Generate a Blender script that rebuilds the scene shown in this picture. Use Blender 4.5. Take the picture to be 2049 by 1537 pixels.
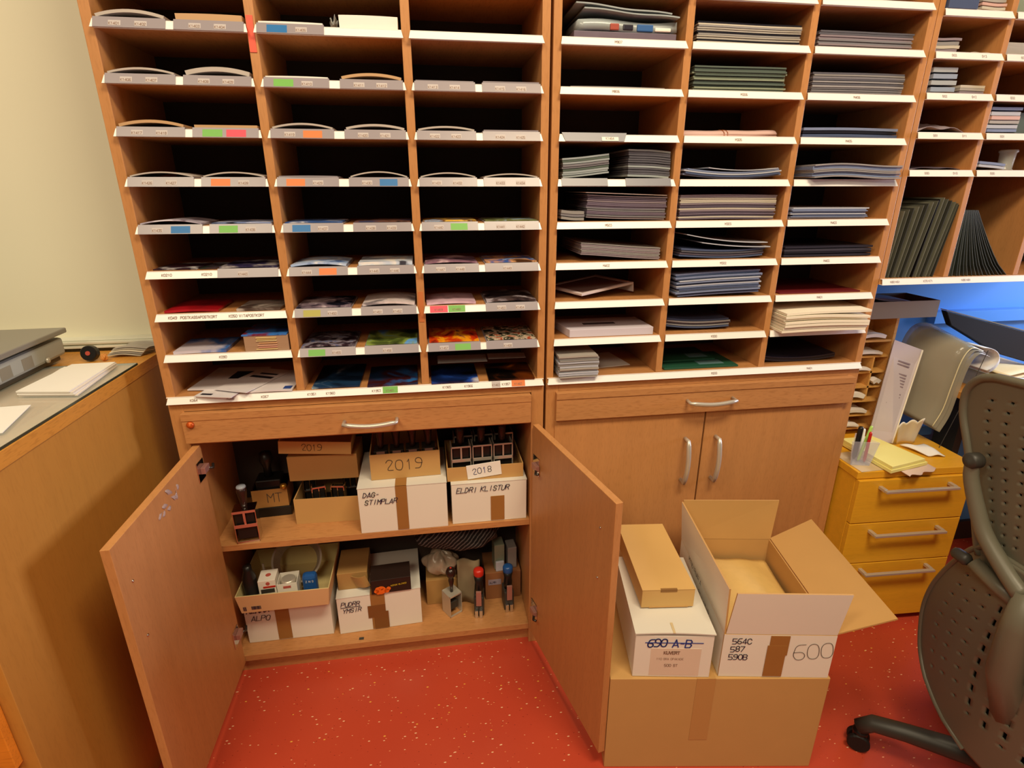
import bpy, math, random
from mathutils import Vector, Matrix, Euler
for o in list(bpy.data.objects): bpy.data.objects.remove(o)
R=random.Random(7)
SC=bpy.context.scene; COL=SC.collection
# ---------------- camera, world, lights, exposure ----------------
W_PX,F_PX=2049.0,1107.87
cam=bpy.data.cameras.new('camera'); co=bpy.data.objects.new('camera',cam); COL.objects.link(co)
cam.sensor_fit='HORIZONTAL'; cam.sensor_width=36.0; cam.lens=F_PX/W_PX*36.0
cam.clip_start=0.02; cam.clip_end=60
_p,_y,_r=0.3409,-0.1521,-0.0011
Fv=Vector((-math.sin(_y)*math.cos(_p),math.cos(_y)*math.cos(_p),-math.sin(_p)))
Rv=Vector((math.cos(_y),math.sin(_y),0)); Uv=Rv.cross(Fv)
R2=Rv*math.cos(_r)+Uv*math.sin(_r); U2=Uv*math.cos(_r)-Rv*math.sin(_r)
co.matrix_world=Matrix(((R2.x,U2.x,-Fv.x,0.681),(R2.y,U2.y,-Fv.y,-1.4559),(R2.z,U2.z,-Fv.z,1.455),(0,0,0,1)))
SC.camera=co
w=bpy.data.worlds.new('world'); SC.world=w; w.use_nodes=True
bg=w.node_tree.nodes['Background']; bg.inputs[0].default_value=(1.0,0.80,0.58,1); bg.inputs[1].default_value=0.13
SC.view_settings.view_transform='Standard'; SC.view_settings.look='None'
SC.view_settings.exposure=0.03; SC.view_settings.gamma=1.0
def area(name,loc,target,sx,sy,power,color):
    l=bpy.data.lights.new(name,'AREA'); l.shape='RECTANGLE'; l.size=sx; l.size_y=sy; l.energy=power; l.color=color
    o=bpy.data.objects.new(name,l); COL.objects.link(o); o.location=loc
    o.rotation_euler=(Vector(target)-Vector(loc)).to_track_quat('-Z','Y').to_euler(); return o
area('ceiling_light_front',(1.45,-1.55,3.35),(1.3,-0.4,0.2),1.1,0.5,68,(1.0,0.82,0.56))
area('left_wall_fill',(-0.6,-1.6,3.2),(-0.1,-0.3,0.5),0.9,0.5,27,(1.0,0.86,0.60))  # added fill that brightens the wall on the left
area('ceiling_light_rear',(-0.2,-2.9,3.0),(0.9,-1.0,0),1.2,0.6,30,(1.0,0.82,0.56))
area('window_daylight',(4.4,-0.25,1.50),(0.0,-0.45,0.75),0.9,1.0,78,(0.78,0.78,1.0))
area('added_blue_lamp',(3.02,0.02,1.165),(3.0,0.29,0.95),0.9,0.06,2.4,(0.07,0.44,0.82))  # added lamp, put in to throw blue onto the right wall

# ---------------- materials ----------------
def lin(h):
    h=h.lstrip('#'); c=[int(h[i:i+2],16)/255 for i in (0,2,4)]
    return tuple((x/12.92 if x<=0.04045 else ((x+0.055)/1.055)**2.4) for x in c)+(1,)
MATS={}
def mat(name,col,rough=0.5,metal=0.0,alpha=1.0,trans=0.0,var=0.06,scale=8,stretch=(1,1,1),bump=0.0,spec=0.5,ior=1.45):
    if name in MATS: return MATS[name]
    m=bpy.data.materials.new(name); m.use_nodes=True; nt=m.node_tree; b=nt.nodes['Principled BSDF']
    c=lin(col) if isinstance(col,str) else tuple(col)+(1,)
    b.inputs['Roughness'].default_value=rough; b.inputs['Metallic'].default_value=metal
    b.inputs['Alpha'].default_value=alpha; b.inputs['Transmission Weight'].default_value=trans
    b.inputs['Specular IOR Level'].default_value=spec; b.inputs['IOR'].default_value=ior
    tc=nt.nodes.new('ShaderNodeTexCoord'); mp=nt.nodes.new('ShaderNodeMapping'); nz=nt.nodes.new('ShaderNodeTexNoise')
    nt.links.new(tc.outputs['Object'],mp.inputs[0]); nt.links.new(mp.outputs[0],nz.inputs['Vector'])
    mp.inputs['Scale'].default_value=stretch; nz.inputs['Scale'].default_value=scale; nz.inputs['Detail'].default_value=5
    mx=nt.nodes.new('ShaderNodeMix'); mx.data_type='RGBA'
    mx.inputs[6].default_value=tuple(x*(1-var) for x in c[:3])+(1,); mx.inputs[7].default_value=tuple(min(1,x*(1+var)) for x in c[:3])+(1,)
    nt.links.new(nz.outputs[0],mx.inputs[0]); nt.links.new(mx.outputs[2],b.inputs['Base Color'])
    if bump:
        bp=nt.nodes.new('ShaderNodeBump'); bp.inputs['Strength'].default_value=bump; bp.inputs['Distance'].default_value=0.002
        nt.links.new(nz.outputs[0],bp.inputs['Height']); nt.links.new(bp.outputs[0],b.inputs['Normal'])
    MATS[name]=m; return m
def wood(name,col,axis,var=0.13,rough=0.42,fleck=0.7):
    st={'x':(3,45,45),'y':(45,3,45),'z':(45,45,3)}[axis]
    if name in MATS: return MATS[name]
    m=mat(name,col,rough,var=var,scale=1.0,stretch=st)
    nt=m.node_tree; b=nt.nodes['Principled BSDF']
    tc=[n for n in nt.nodes if n.type=='TEX_COORD'][0]
    # short darker beech flecks
    mp=nt.nodes.new('ShaderNodeMapping'); mp.inputs['Scale'].default_value=tuple(s*6 if s>10 else s*14 for s in st)
    nz=nt.nodes.new('ShaderNodeTexNoise'); nz.inputs['Scale'].default_value=1; nz.inputs['Detail'].default_value=1
    nt.links.new(tc.outputs['Object'],mp.inputs[0]); nt.links.new(mp.outputs[0],nz.inputs['Vector'])
    rp=nt.nodes.new('ShaderNodeValToRGB'); rp.color_ramp.elements[0].position=0.34; rp.color_ramp.elements[0].color=(0.80,0.76,0.72,1)
    rp.color_ramp.elements[1].position=0.48; rp.color_ramp.elements[1].color=(1,1,1,1)
    nt.links.new(nz.outputs[0],rp.inputs[0])
    mu=nt.nodes.new('ShaderNodeMix'); mu.data_type='RGBA'; mu.blend_type='MULTIPLY'; mu.inputs[0].default_value=fleck
    src=b.inputs['Base Color'].links[0].from_socket
    nt.links.new(src,mu.inputs[6]); nt.links.new(rp.outputs[0],mu.inputs[7]); nt.links.new(mu.outputs[2],b.inputs['Base Color'])
    return m
def photo(name,cols,scale=25,seed=0.0,rough=0.3,stretch=(1,1,1)):
    if name in MATS: return MATS[name]
    m=bpy.data.materials.new(name); m.use_nodes=True; nt=m.node_tree; b=nt.nodes['Principled BSDF']
    b.inputs['Roughness'].default_value=rough
    tc=nt.nodes.new('ShaderNodeTexCoord'); mp=nt.nodes.new('ShaderNodeMapping'); nz=nt.nodes.new('ShaderNodeTexNoise')
    mp.inputs['Location'].default_value=(seed,seed*1.7,0); mp.inputs['Scale'].default_value=stretch
    nz.inputs['Scale'].default_value=scale; nz.inputs['Detail'].default_value=4; nz.inputs['Distortion'].default_value=0.6
    rp=nt.nodes.new('ShaderNodeValToRGB'); rp.color_ramp.interpolation='EASE'
    n=len(cols)
    while len(rp.color_ramp.elements)<n: rp.color_ramp.elements.new(0.5)
    for i,c in enumerate(cols):
        e=rp.color_ramp.elements[i]; e.position=0.34+0.32*i/(n-1) ; e.color=lin(c)
    nt.links.new(tc.outputs['Object'],mp.inputs[0]); nt.links.new(mp.outputs[0],nz.inputs['Vector'])
    nt.links.new(nz.outputs[0],rp.inputs[0]); nt.links.new(rp.outputs[0],b.inputs['Base Color'])
    MATS[name]=m; return m
BV=wood('beech_vertical','#bd8550','z',fleck=0.4); BH=wood('beech_horizontal','#ba8350','x'); BD=wood('beech_depth','#ba8350','y')
BACK=mat('shade_dark_back','#3d322b',0.8)  # shade inside the compartments is put into this dark colour
CV=wood('counter_veneer','#bd873c','z',fleck=0.25,var=0.08); OV=wood('golden_oak','#e2a628','x',rough=0.35,fleck=0.25); PIG=wood('pine_thin','#d7a35a','x')
WHITE=mat('white_strip','#efeeea',0.35,var=0.02); PAPER=mat('white_paper','#ece8e2',0.6,var=0.03); CREAM=mat('cream_paper','#efe6d0',0.6,var=0.03)
WBOX=mat('white_card','#e6e0d4',0.6,var=0.02); KRAFT=mat('kraft_card','#c0955a',0.75,var=0.04,scale=14); KRAFT2=mat('pale_kraft','#cfa868',0.75,var=0.04,scale=14)
TAPE=mat('brown_tape','#9a6c38',0.25,var=0.06,scale=20); INK=mat('blue_black_ink','#2b2340',0.6); INKB=mat('blue_ink','#2c3f8c',0.6); PENCIL=mat('pencil_grey','#4a4038',0.6); PRINT=mat('printed_brown','#8a6a58',0.6)
LIP=mat('frosted_plastic','#938a90',0.3,var=0.05); CLEAR=mat('clear_plastic','#c8ccca',0.12,alpha=0.45,var=0.05); SLEEVE=mat('plastic_sleeve','#9aa3a6',0.22,var=0.22,scale=30,stretch=(0.3,1,6))
METAL=mat('brushed_metal','#cfc8ba',0.34,metal=0.55,var=0.05); CHROME=mat('chrome','#d8d4d0',0.12,metal=1.0,var=0.02); DARKM=mat('dark_steel','#57524c',0.3,metal=0.8)
BLACK=mat('black_plastic','#161413',0.35); DGREY=mat('charcoal_plastic','#35332e',0.45); RUBBER=mat('black_rubber','#0e0d0c',0.6)
CHAIRM=mat('chair_polymer','#696657',0.4,var=0.08); SCALEG=mat('scale_grey','#a5a79f',0.5); SCALED=mat('scale_dark','#5a5344',0.5); PLATE=mat('platform_grey','#8f8b84',0.35,metal=0.3)
RED=mat('red_plastic','#c02a1c',0.35); BLUE=mat('blue_plastic','#1f4f8f',0.3); ORANGE=mat('orange_glove','#f2701a',0.6); GREENP=mat('green_folder','#24523e',0.35,var=0.15)
YEL=mat('yellow_pad','#efe48c',0.6,var=0.02); WALL=mat('cream_wall','#e0dcc4',0.8,var=0.02,scale=3); WALLB=mat('blue_lit_wall','#5a96da',0.75,var=0.02,scale=3)  # WALLB: blue light on the wall and trims painted into the base colour
TRAYB=mat('beige_tray','#d9b383',0.5,var=0.04); GLASSE=mat('green_glass_edge','#2e3a30',0.15); BROWN=mat('brown_handle','#2a1712',0.25); PINKM=mat('copper_strip','#a8786c',0.35,metal=0.3)
TAGC={'w':mat('label_paper','#b9b0b0',0.5),'b':mat('blue_tag','#1f6aa8',0.5),'g':mat('green_tag','#6fae4e',0.5),'o':mat('orange_tag','#d8763c',0.5),'p':mat('pink_tag','#d8475a',0.5),'y':mat('olive_tag','#a6a04a',0.5),'W':mat('plain_label','#e4e0d8',0.5)}
# floor
FL=bpy.data.materials.new('red_speckled_lino'); FL.use_nodes=True
def floor_mat(m):
    nt=m.node_tree; b=nt.nodes['Principled BSDF']; b.inputs['Roughness'].default_value=0.33
    tc=nt.nodes.new('ShaderNodeTexCoord')
    nz=nt.nodes.new('ShaderNodeTexNoise'); nz.inputs['Scale'].default_value=4; nt.links.new(tc.outputs['Object'],nz.inputs['Vector'])
    base=nt.nodes.new('ShaderNodeMix'); base.data_type='RGBA'; base.inputs[6].default_value=lin('#b5402c'); base.inputs[7].default_value=lin('#c24a30')
    nt.links.new(nz.outputs[0],base.inputs[0]); cur=base.outputs[2]
    for sc,thr,c,rot,st in ((46,0.155,'#f2c9a0',0.5,(1,2.3,1)),(52,0.12,'#e8a070',1.9,(1,2.6,1)),(70,0.12,'#7a1c14',1.1,(1,2,1)),(30,0.10,'#e8b04a',2.6,(1,1.8,1))):
        mp=nt.nodes.new('ShaderNodeMapping'); mp.inputs['Rotation'].default_value=(0,0,rot); mp.inputs['Scale'].default_value=st
        v=nt.nodes.new('ShaderNodeTexVoronoi'); v.inputs['Scale'].default_value=sc
        nt.links.new(tc.outputs['Object'],mp.inputs[0]); nt.links.new(mp.outputs[0],v.inputs['Vector'])
        lt=nt.nodes.new('ShaderNodeMath'); lt.operation='LESS_THAN'; lt.inputs[1].default_value=thr; nt.links.new(v.outputs['Distance'],lt.inputs[0])
        sp=nt.nodes.new('ShaderNodeSeparateColor'); nt.links.new(v.outputs['Color'],sp.inputs[0])
        g=nt.nodes.new('ShaderNodeMath'); g.operation='GREATER_THAN'; g.inputs[1].default_value=0.72; nt.links.new(sp.outputs[0],g.inputs[0])
        mu=nt.nodes.new('ShaderNodeMath'); mu.operation='MULTIPLY'; nt.links.new(lt.outputs[0],mu.inputs[0]); nt.links.new(g.outputs[0],mu.inputs[1])
        mx=nt.nodes.new('ShaderNodeMix'); mx.data_type='RGBA'; mx.inputs[7].default_value=lin(c)
        nt.links.new(mu.outputs[0],mx.inputs[0]); nt.links.new(cur,mx.inputs[6]); cur=mx.outputs[2]
    nt.links.new(cur,b.inputs['Base Color'])
floor_mat(FL)

# ---------------- mesh builder ----------------
class MB:
    def __init__(s): s.v=[]; s.f=[]; s.m=[]
    def add(s,vs,fs,mi=0):
        n=len(s.v); s.v+=[tuple(v) for v in vs]; s.f+=[tuple(n+i for i in f) for f in fs]; s.m+=[mi]*len(fs) if not isinstance(mi,(list,tuple)) else list(mi); return s
    def box(s,x0,x1,y0,y1,z0,z1,mi=0):
        return s.add([(x0,y0,z0),(x1,y0,z0),(x1,y1,z0),(x0,y1,z0),(x0,y0,z1),(x1,y0,z1),(x1,y1,z1),(x0,y1,z1)],
          [(0,3,2,1),(4,5,6,7),(0,1,5,4),(1,2,6,5),(2,3,7,6),(3,0,4,7)],mi)
    def hexa(s,b,t,mi=0):   # b,t: four corners each, bottom & top, counterclockwise
        return s.add(list(b)+list(t),[(0,3,2,1),(4,5,6,7),(0,1,5,4),(1,2,6,5),(2,3,7,6),(3,0,4,7)],mi)
    def panel(s,q,th,mo=0,mi_=0):  # quad q (4 pts, ccw seen from outside), thickness inward
        q=[Vector(p) for p in q]; n=(q[1]-q[0]).cross(q[3]-q[0]).normalized(); r=[p-n*th for p in q]
        return s.add(q+r,[(0,1,2,3),(7,6,5,4),(4,5,1,0),(5,6,2,1),(6,7,3,2),(7,4,0,3)],[mo,mi_,mi_,mi_,mi_,mi_])
    def tube(s,pts,r,n=10,mi=0):
        pts=[Vector(p) for p in pts]; rs=r if isinstance(r,(list,tuple)) else [r]*len(pts); vs=[];fs=[]
        up=None
        for i,p in enumerate(pts):
            d=(pts[min(i+1,len(pts)-1)]-pts[max(i-1,0)]).normalized()
            if up is None: up=Vector((0,0,1)) if abs(d.z)<0.9 else Vector((1,0,0))
            a=d.cross(up).normalized(); b=a.cross(d).normalized(); up=b
            for k in range(n):
                t=2*math.pi*k/n; vs.append(p+a*math.cos(t)*rs[i]+b*math.sin(t)*rs[i])
        for i in range(len(pts)-1):
            for k in range(n): fs.append((i*n+k,i*n+(k+1)%n,(i+1)*n+(k+1)%n,(i+1)*n+k))
        fs.append(tuple(range(n))[::-1]); fs.append(tuple((len(pts)-1)*n+k for k in range(n)))
        return s.add(vs,fs,mi)
    def lathe(s,prof,c=(0,0,0),n=20,mi=0,rot=None,caps=True):
        vs=[];fs=[]
        for r,z in prof:
            for k in range(n):
                t=2*math.pi*k/n; v=Vector((r*math.cos(t),r*math.sin(t),z))
                if rot is not None: v=rot@v
                vs.append(v+Vector(c))
        for i in range(len(prof)-1):
            for k in range(n): fs.append((i*n+k,i*n+(k+1)%n,(i+1)*n+(k+1)%n,(i+1)*n+k))
        if caps: fs.append(tuple(range(n))[::-1]); fs.append(tuple((len(prof)-1)*n+k for k in range(n)))
        return s.add(vs,fs,mi)
    def slab(s,fn,nu,nv,th,mi=0,skip=None,mb=None):  # closed thick sheet from fn(u,v)->Vector, thickness along -normal
        P=[[Vector(fn(i/nu,j/nv)) for j in range(nv+1)] for i in range(nu+1)]
        N=[[None]*(nv+1) for _ in range(nu+1)]
        for i in range(nu+1):
            for j in range(nv+1):
                a=P[min(i+1,nu)][j]-P[max(i-1,0)][j]; b=P[i][min(j+1,nv)]-P[i][max(j-1,0)]
                N[i][j]=a.cross(b).normalized()
        vs=[P[i][j] for i in range(nu+1) for j in range(nv+1)]+[P[i][j]-N[i][j]*th for i in range(nu+1) for j in range(nv+1)]
        o=(nu+1)*(nv+1); I=lambda i,j:i*(nv+1)+j; fs=[];ms=[]; mb=mi if mb is None else mb
        keep=lambda i,j: 0<=i<nu and 0<=j<nv and not(skip and skip(i,j))
        for i in range(nu):
            for j in range(nv):
                if not keep(i,j): continue
                fs.append((I(i,j),I(i+1,j),I(i+1,j+1),I(i,j+1))); ms.append(mi)
                fs.append((o+I(i,j+1),o+I(i+1,j+1),o+I(i+1,j),o+I(i,j))); ms.append(mb)
                for (di,dj,a,b) in ((0,-1,(i,j),(i+1,j)),(1,0,(i+1,j),(i+1,j+1)),(0,1,(i+1,j+1),(i,j+1)),(-1,0,(i,j+1),(i,j))):
                    if not keep(i+di,j+dj): fs.append((I(*b),I(*a),o+I(*a),o+I(*b))); ms.append(mb)
        return s.add(vs,fs,ms)
    def build(s,name,mats,parent=None,bevel=0,smooth=False,sub=0):
        me=bpy.data.meshes.new(name); me.from_pydata(s.v,[],s.f)
        if not isinstance(mats,(list,tuple)): mats=[mats]
        for m in mats: me.materials.append(m)
        me.polygons.foreach_set('material_index',s.m)
        if smooth: me.polygons.foreach_set('use_smooth',[True]*len(s.f))
        me.update(); o=bpy.data.objects.new(name,me); COL.objects.link(o)
        if parent: o.parent=parent
        if bevel:
            b=o.modifiers.new('bevel','BEVEL'); b.width=bevel; b.segments=2; b.limit_method='ANGLE'; b.angle_limit=0.6
        if sub:
            b=o.modifiers.new('subsurf','SUBSURF'); b.levels=sub; b.render_levels=sub
        return o
def BX(*a): return MB().box(*a)
def tag(o,label,cat,group=None):
    o['label']=label; o['category']=cat
    if group: o['group']=group
    return o
def thing(name,label,cat,loc=(0,0,0),rz=0.0,group=None,rot=None):
    o=bpy.data.objects.new(name,None); o.empty_display_size=0.05; COL.objects.link(o); o.location=loc
    o.rotation_euler=rot if rot else (0,0,rz); return tag(o,label,cat,group)
def put(o,loc,rz=0.0,rot=None): o.location=loc; o.rotation_euler=rot if rot else (0,0,rz); return o
def struct(o): o['kind']='structure'; return o
# ---------------- stroke lettering ----------------
G={'A':'02 24 42|11 31','B':'00 04 34 43 32 02|32 41 30 00','C':'43 34 14 03 01 10 30 41','D':'00 04 24 42 20 00','E':'40 00 04 44|02 32','F':'00 04 44|02 32','G':'43 34 14 03 01 10 30 41 42 22','I':'20 24','J':'44 41 30 10 01','K':'00 04|44 02 40','L':'04 00 40','M':'00 04 22 44 40','N':'00 04 40 44','O':'10 01 03 14 34 43 41 30 10','P':'00 04 34 43 32 02','R':'00 04 34 43 32 02|22 40','S':'43 34 14 03 12 32 41 30 10 01','T':'20 24|04 44','U':'04 01 10 30 41 44','V':'04 20 44','W':'04 10 22 30 44','X':'00 44|04 40','Y':'04 22 44|22 20','Z':'04 44 00 40','-':'12 32',
'0':'10 01 03 14 34 43 41 30 10','1':'13 24 20','2':'03 14 34 43 00 40','3':'04 44 22 41 30 00','4':'30 34 01 41','5':'44 04 02 32 41 30 00','6':'44 14 02 01 10 30 41 32 02','7':'04 44 10','8':'12 03 14 34 43 32 12 01 10 30 41 32','9':'00 30 42 43 34 14 03 12 42','.':'10 20'}
G['A']='00 24 40|11 31'
def write(mb,s,o,ux,uy,h,wd=None,mi=0,jit=0.0,adv=1.25,lift=0.0005,seed=1,slant=0.0):
    rr=random.Random(seed); o=Vector(o); ux=Vector(ux).normalized(); uy=Vector(uy).normalized(); n=ux.cross(uy); wd=wd or h*0.13
    x=0.0; cw=h*0.62
    for ch in s:
        if ch==' ': x+=cw*0.9; continue
        g=G.get(ch.upper())
        if g is None: x+=cw*adv; continue
        dy=rr.uniform(-jit,jit)*h
        for st in g.split('|'):
            pts=[]
            for p in st.split(): 
                a=int(p[0])/4*cw+rr.uniform(-jit,jit)*h*0.4; b=int(p[1])/4*h+dy+rr.uniform(-jit,jit)*h*0.4
                pts.append(o+ux*(x+a+b*slant)+uy*b+n*lift)
            if h>.012 and ch.upper() in 'CGOSJU023689' and len(pts)>3:
                for _ in range(2):
                    closed=(pts[0]-pts[-1]).length<h*.12; q=[] if closed else [pts[0]]
                    for a,b in zip(pts,pts[1:]): q+=[a*.75+b*.25,a*.25+b*.75]
                    q.append(q[0] if closed else pts[-1]); pts=q
            for a,b in zip(pts,pts[1:]):
                d=(b-a); 
                if d.length<1e-6: continue
                d.normalize(); sd=n.cross(d)*wd/2; e=d*wd*0.4
                mb.add([a-e-sd,b+e-sd,b+e+sd,a-e+sd],[(0,1,2,3)],mi)
        x+=cw*adv
    return x
def text_width(s,h,adv=1.25): return sum(h*0.62*(0.9 if c==' ' else adv) for c in s)

# ================= ROOM =================
struct(BX(-3,6,-4.5,0.30,-0.05,0).build('floor',FL))
struct(BX(-3,2.0,0.30,0.40,0,3).build('wall_back',WALL))
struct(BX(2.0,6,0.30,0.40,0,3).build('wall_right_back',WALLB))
t=MB(); 
for z0,z1,y in ((1.019,1.026,0.252),(1.026,1.031,0.258),(1.031,1.038,0.252),(1.0385,1.043,0.262)): t.box(-1.6,-0.001,y,0.30,z0,z1)
struct(t.build('trim_1',mat('trim_white','#dcdccb',0.5),bevel=0.001))
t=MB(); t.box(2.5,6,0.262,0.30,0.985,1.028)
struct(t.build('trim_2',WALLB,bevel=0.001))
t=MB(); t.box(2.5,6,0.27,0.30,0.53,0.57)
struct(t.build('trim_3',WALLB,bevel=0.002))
struct(BX(2.5,6,0.285,0.30,0.0,0.09).build('baseboard_right',mat('dark_base','#3a2c28',0.5)))

# ================= SHELF UNITS =================
Z0=1.0411; DZ=0.1042; TOPZ=2.14
def shelfz(k): return Z0+DZ*k
def strip_pts(x0,x1,zb,h=0.0185,y1=-0.002,y0=-0.012):
    return [(x0,y0,zb),(x1,y0,zb),(x1,y1,zb+h),(x0,y1,zb+h)]
def strip_obj(x0,x1,zb,parent,extra=None,name='label_strip',ext=0.004,h=0.0172):
    m=MB(); m.panel([(x0-ext,-0.012,zb),(x1+ext,-0.012,zb),(x1+ext-0.004,-0.003,zb+h),(x0-ext+0.004,-0.003,zb+h)],0.0012)
    m.box(x0,x1,-0.004,0.0,zb+h-0.0015,zb+h)
    m.box(x0,x1,-0.010,0.0,zb,zb+0.001)
    if extra: 
        for (s,x,hh) in extra: write(m,s,(x,-0.0118+0.0026,zb+0.0055),(1,0,0),(0,0.45,0.89),hh,mi=1,lift=0.0012,seed=len(s))
    return m.build(name,[WHITE,PRINT],parent)
def unit(name,label,xp,ztop,zrail,ks,zf,strips=None,raillab=None,depth=0.285):
    t=thing(name,label,'shelf unit',(0,0,0))
    (xa0,xa1),*divs,(xb0,xb1)=xp
    BX(xa0,xa1,0,depth,zrail,ztop).build('side_panel',BV,t,bevel=0.0012)
    BX(xb0,xb1,0,depth,zrail,ztop).build('side_panel',BV,t,bevel=0.0012)
    for a,b in divs: BX(a,b,0.001,depth-0.006,zrail+0.018,ztop-0.02).build('divider',BV,t,bevel=0.001)
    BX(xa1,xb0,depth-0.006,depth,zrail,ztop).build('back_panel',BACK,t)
    BX(xa1,xb0,0.0,depth-0.006,zrail+0.001,zrail+0.018).build('bottom_shelf',BH,t)
    BX(xa1,xb0,0.0,depth-0.006,ztop-0.02,ztop).build('top_board',BH,t)
    cols=list(zip([xa1]+[b for a,b in divs],[a for a,b in divs]+[xb0]))
    for c,(x0,x1) in enumerate(cols):
        for k in ks[c]:
            z=zf(k) if not isinstance(k,float) else k
            sh=BX(x0,x1,0.0,depth-0.006,z+0.001,z+0.0175).build('shelf',BD,t)
            strip_obj(x0,x1,z,sh,(strips or {}).get((k,c)))
    m=strip_obj(xa0+0.002,xb1-0.002,zrail,t,raillab,'rail_strip',0.0)
    return t,cols
LP=[(0.0,0.022),(0.324,0.344),(0.6536,0.6736),(0.976,0.996)]
UL,LC=unit('sorting_shelf','tall beech pigeonhole unit on the left above the open cabinet, filled with postcard trays',LP,TOPZ,0.9279,[range(10)]*3,shelfz,
 {(2,0):[('K0210',0.055,0.006),('K0210',0.145,0.006)],(1,0):[('K049  POSTKASSAPOSTKORT',0.05,0.0065),('K050 VITAPOSTKORT',0.19,0.0065)],(0,0):[('K090',0.15,0.006)],(7,1):[('K1401',0.42,0.006)]},
 [('K064',0.06,0.006),('K066',0.15,0.006),('K067',0.235,0.006),('K1951',0.352,0.006),('K1960',0.40,0.006),('K1953',0.52,0.006),('K1965',0.71,0.006),('K1966',0.77,0.006),('K1957',0.875,0.006)])
# orange-red tag on the divider edge
m=BX(0.3255,0.3395,-0.0006,0.001,1.735,1.805).build('divider_tag',mat('coral_tag','#e8604a',0.5),UL)
RP=[(1.003,1.023),(1.329,1.348),(1.6534,1.672),(1.978,1.998)]
UR,RC=unit('sorting_shelf','tall beech pigeonhole unit in the middle above the closed cabinet, filled with folder stacks',RP,TOPZ,0.9279,[range(10)]*3,shelfz,
 {**{(k,0):[('M%d0%d'%(k+2,k),1.150,0.006)] for k in (2,3,6,7)},**{(k,1):[('M30%d'%k,1.485,0.006)] for k in (0,2,3,5,6)},**{(k,2):[('M40%d'%k,1.80,0.006)] for k in (1,2,3,5,6)}},
 [('M200',1.50,0.006),('M401',1.81,0.006)])
def z3(k): return 1.483+0.0955*k
UP=[(2.0,2.016),(2.2125,2.2295),(2.455,2.472),(2.9,2.917)]
UW,WC=unit('wall_shelf','beech wall shelf hanging at the right with tall lower slots and a lit white rail',UP,TOPZ,1.1835,[range(0,7)]*3,z3,
 {**{(k,0):[('D0%d'%k,2.06,0.006),('D1%d'%k,2.15,0.006)] for k in range(0,4)},**{(k,1):[('E0%d'%k,2.27,0.006)] for k in range(0,4)}},
 [('K60 K61',2.03,0.006),('K70 K71',2.14,0.006),('K80 K81',2.27,0.006)])

BX(.657,.670,-.0002,.0012,1.12,1.20).build('rubbed_mark',mat('orange_smudge','#c47440',.5),UL)
# ================= BASE CABINETS =================
def handle_h(x0,x1,z,y,parent):   # bowed bar handle, horizontal
    xc=(x0+x1)/2; pts=[(x0,y+0.028,z)]+[(x0+(x1-x0)*i/10,y-0.004*math.sin(math.pi*i/10),z-0.006*math.sin(math.pi*i/10)) for i in range(11)]+[(x1,y+0.028,z)]
    return MB().tube(pts,[0.005]*2+[0.0066]*9+[0.005]*2,10).build('handle',METAL,parent,smooth=True)
def handle_v(x,z0,z1,y,parent,bow=0.012):
    pts=[(x,y+0.024,z0)]+[(x+0.001,y-bow*math.sin(math.pi*i/10),z0+(z1-z0)*i/10) for i in range(11)]+[(x,y+0.024,z1)]
    return MB().tube(pts,[0.006]*2+[0.0075]*9+[0.006]*2,10).build('handle',METAL,parent,smooth=True)
def cabinet(x0,x1,label,midshelf=True):
    t=thing('base_cabinet',label,'cabinet')
    fw=0.036
    for a,b in ((x0,x0+fw),(x1-fw,x1)): BX(a,b,0.0,0.285,0.0,0.9265).build('side_panel',BV,t,bevel=0.001)
    BX(x0+fw,x1-fw,0.0,0.285,0.904,0.9265).build('top_board',BH,t)
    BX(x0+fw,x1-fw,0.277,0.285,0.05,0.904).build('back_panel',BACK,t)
    BX(x0+fw,x1-fw,0.0,0.277,0.056,0.078).build('bottom_board',BH,t,bevel=0.001)
    BX(x0+fw,x1-fw,0.022,0.037,0.0,0.056).build('kick_board',BH,t)
    BX(x0+fw,x1-fw,0.02,0.277,0.80,0.812).build('divider_board',BH,t)
    if midshelf: BX(x0+fw,x1-fw,0.006,0.277,0.460,0.480).build('shelf',BH,t,bevel=0.001)
    return t
CL=cabinet(0.0,0.996,'beech base cabinet with both doors wide open, stamp boxes inside')
CR=cabinet(1.003,1.998,'beech base cabinet with two closed doors behind the cardboard boxes',False)
d=BX(0.031,0.957,-0.016,0.02,0.817,0.902).build('drawer',BH,CL,bevel=0.0015)
BX(0.031,0.957,-0.0175,-0.016,0.882,0.902).build('top_lip',BH,d,bevel=0.0006)
handle_h(0.440,0.580,0.855,-0.042,d)
MB().lathe([(0.0095,0),(0.0095,0.004),(0.006,0.008),(0.0,0.008)],(0.052,-0.016,0.872),16,rot=Matrix.Rotation(math.pi/2,3,'X')).build('lock',mat('copper_lock','#c4581c',0.35,metal=0.4),d,smooth=True)
d=BX(1.030,1.975,-0.018,0.02,0.817,0.903).build('drawer',BH,CR,bevel=0.0015)
BX(1.030,1.975,-0.0205,-0.018,0.884,0.903).build('top_lip',BH,d,bevel=0.0006)
handle_h(1.428,1.572,0.858,-0.044,d)
for a,b,hx in ((1.030,1.498,1.441),(1.503,1.964,1.541)):
    dd=BX(a,b,-0.004,0.014,0.060,0.813).build('door',BV,CR,bevel=0.001)
    handle_v(hx,0.585,0.728,-0.030,dd)
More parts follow.
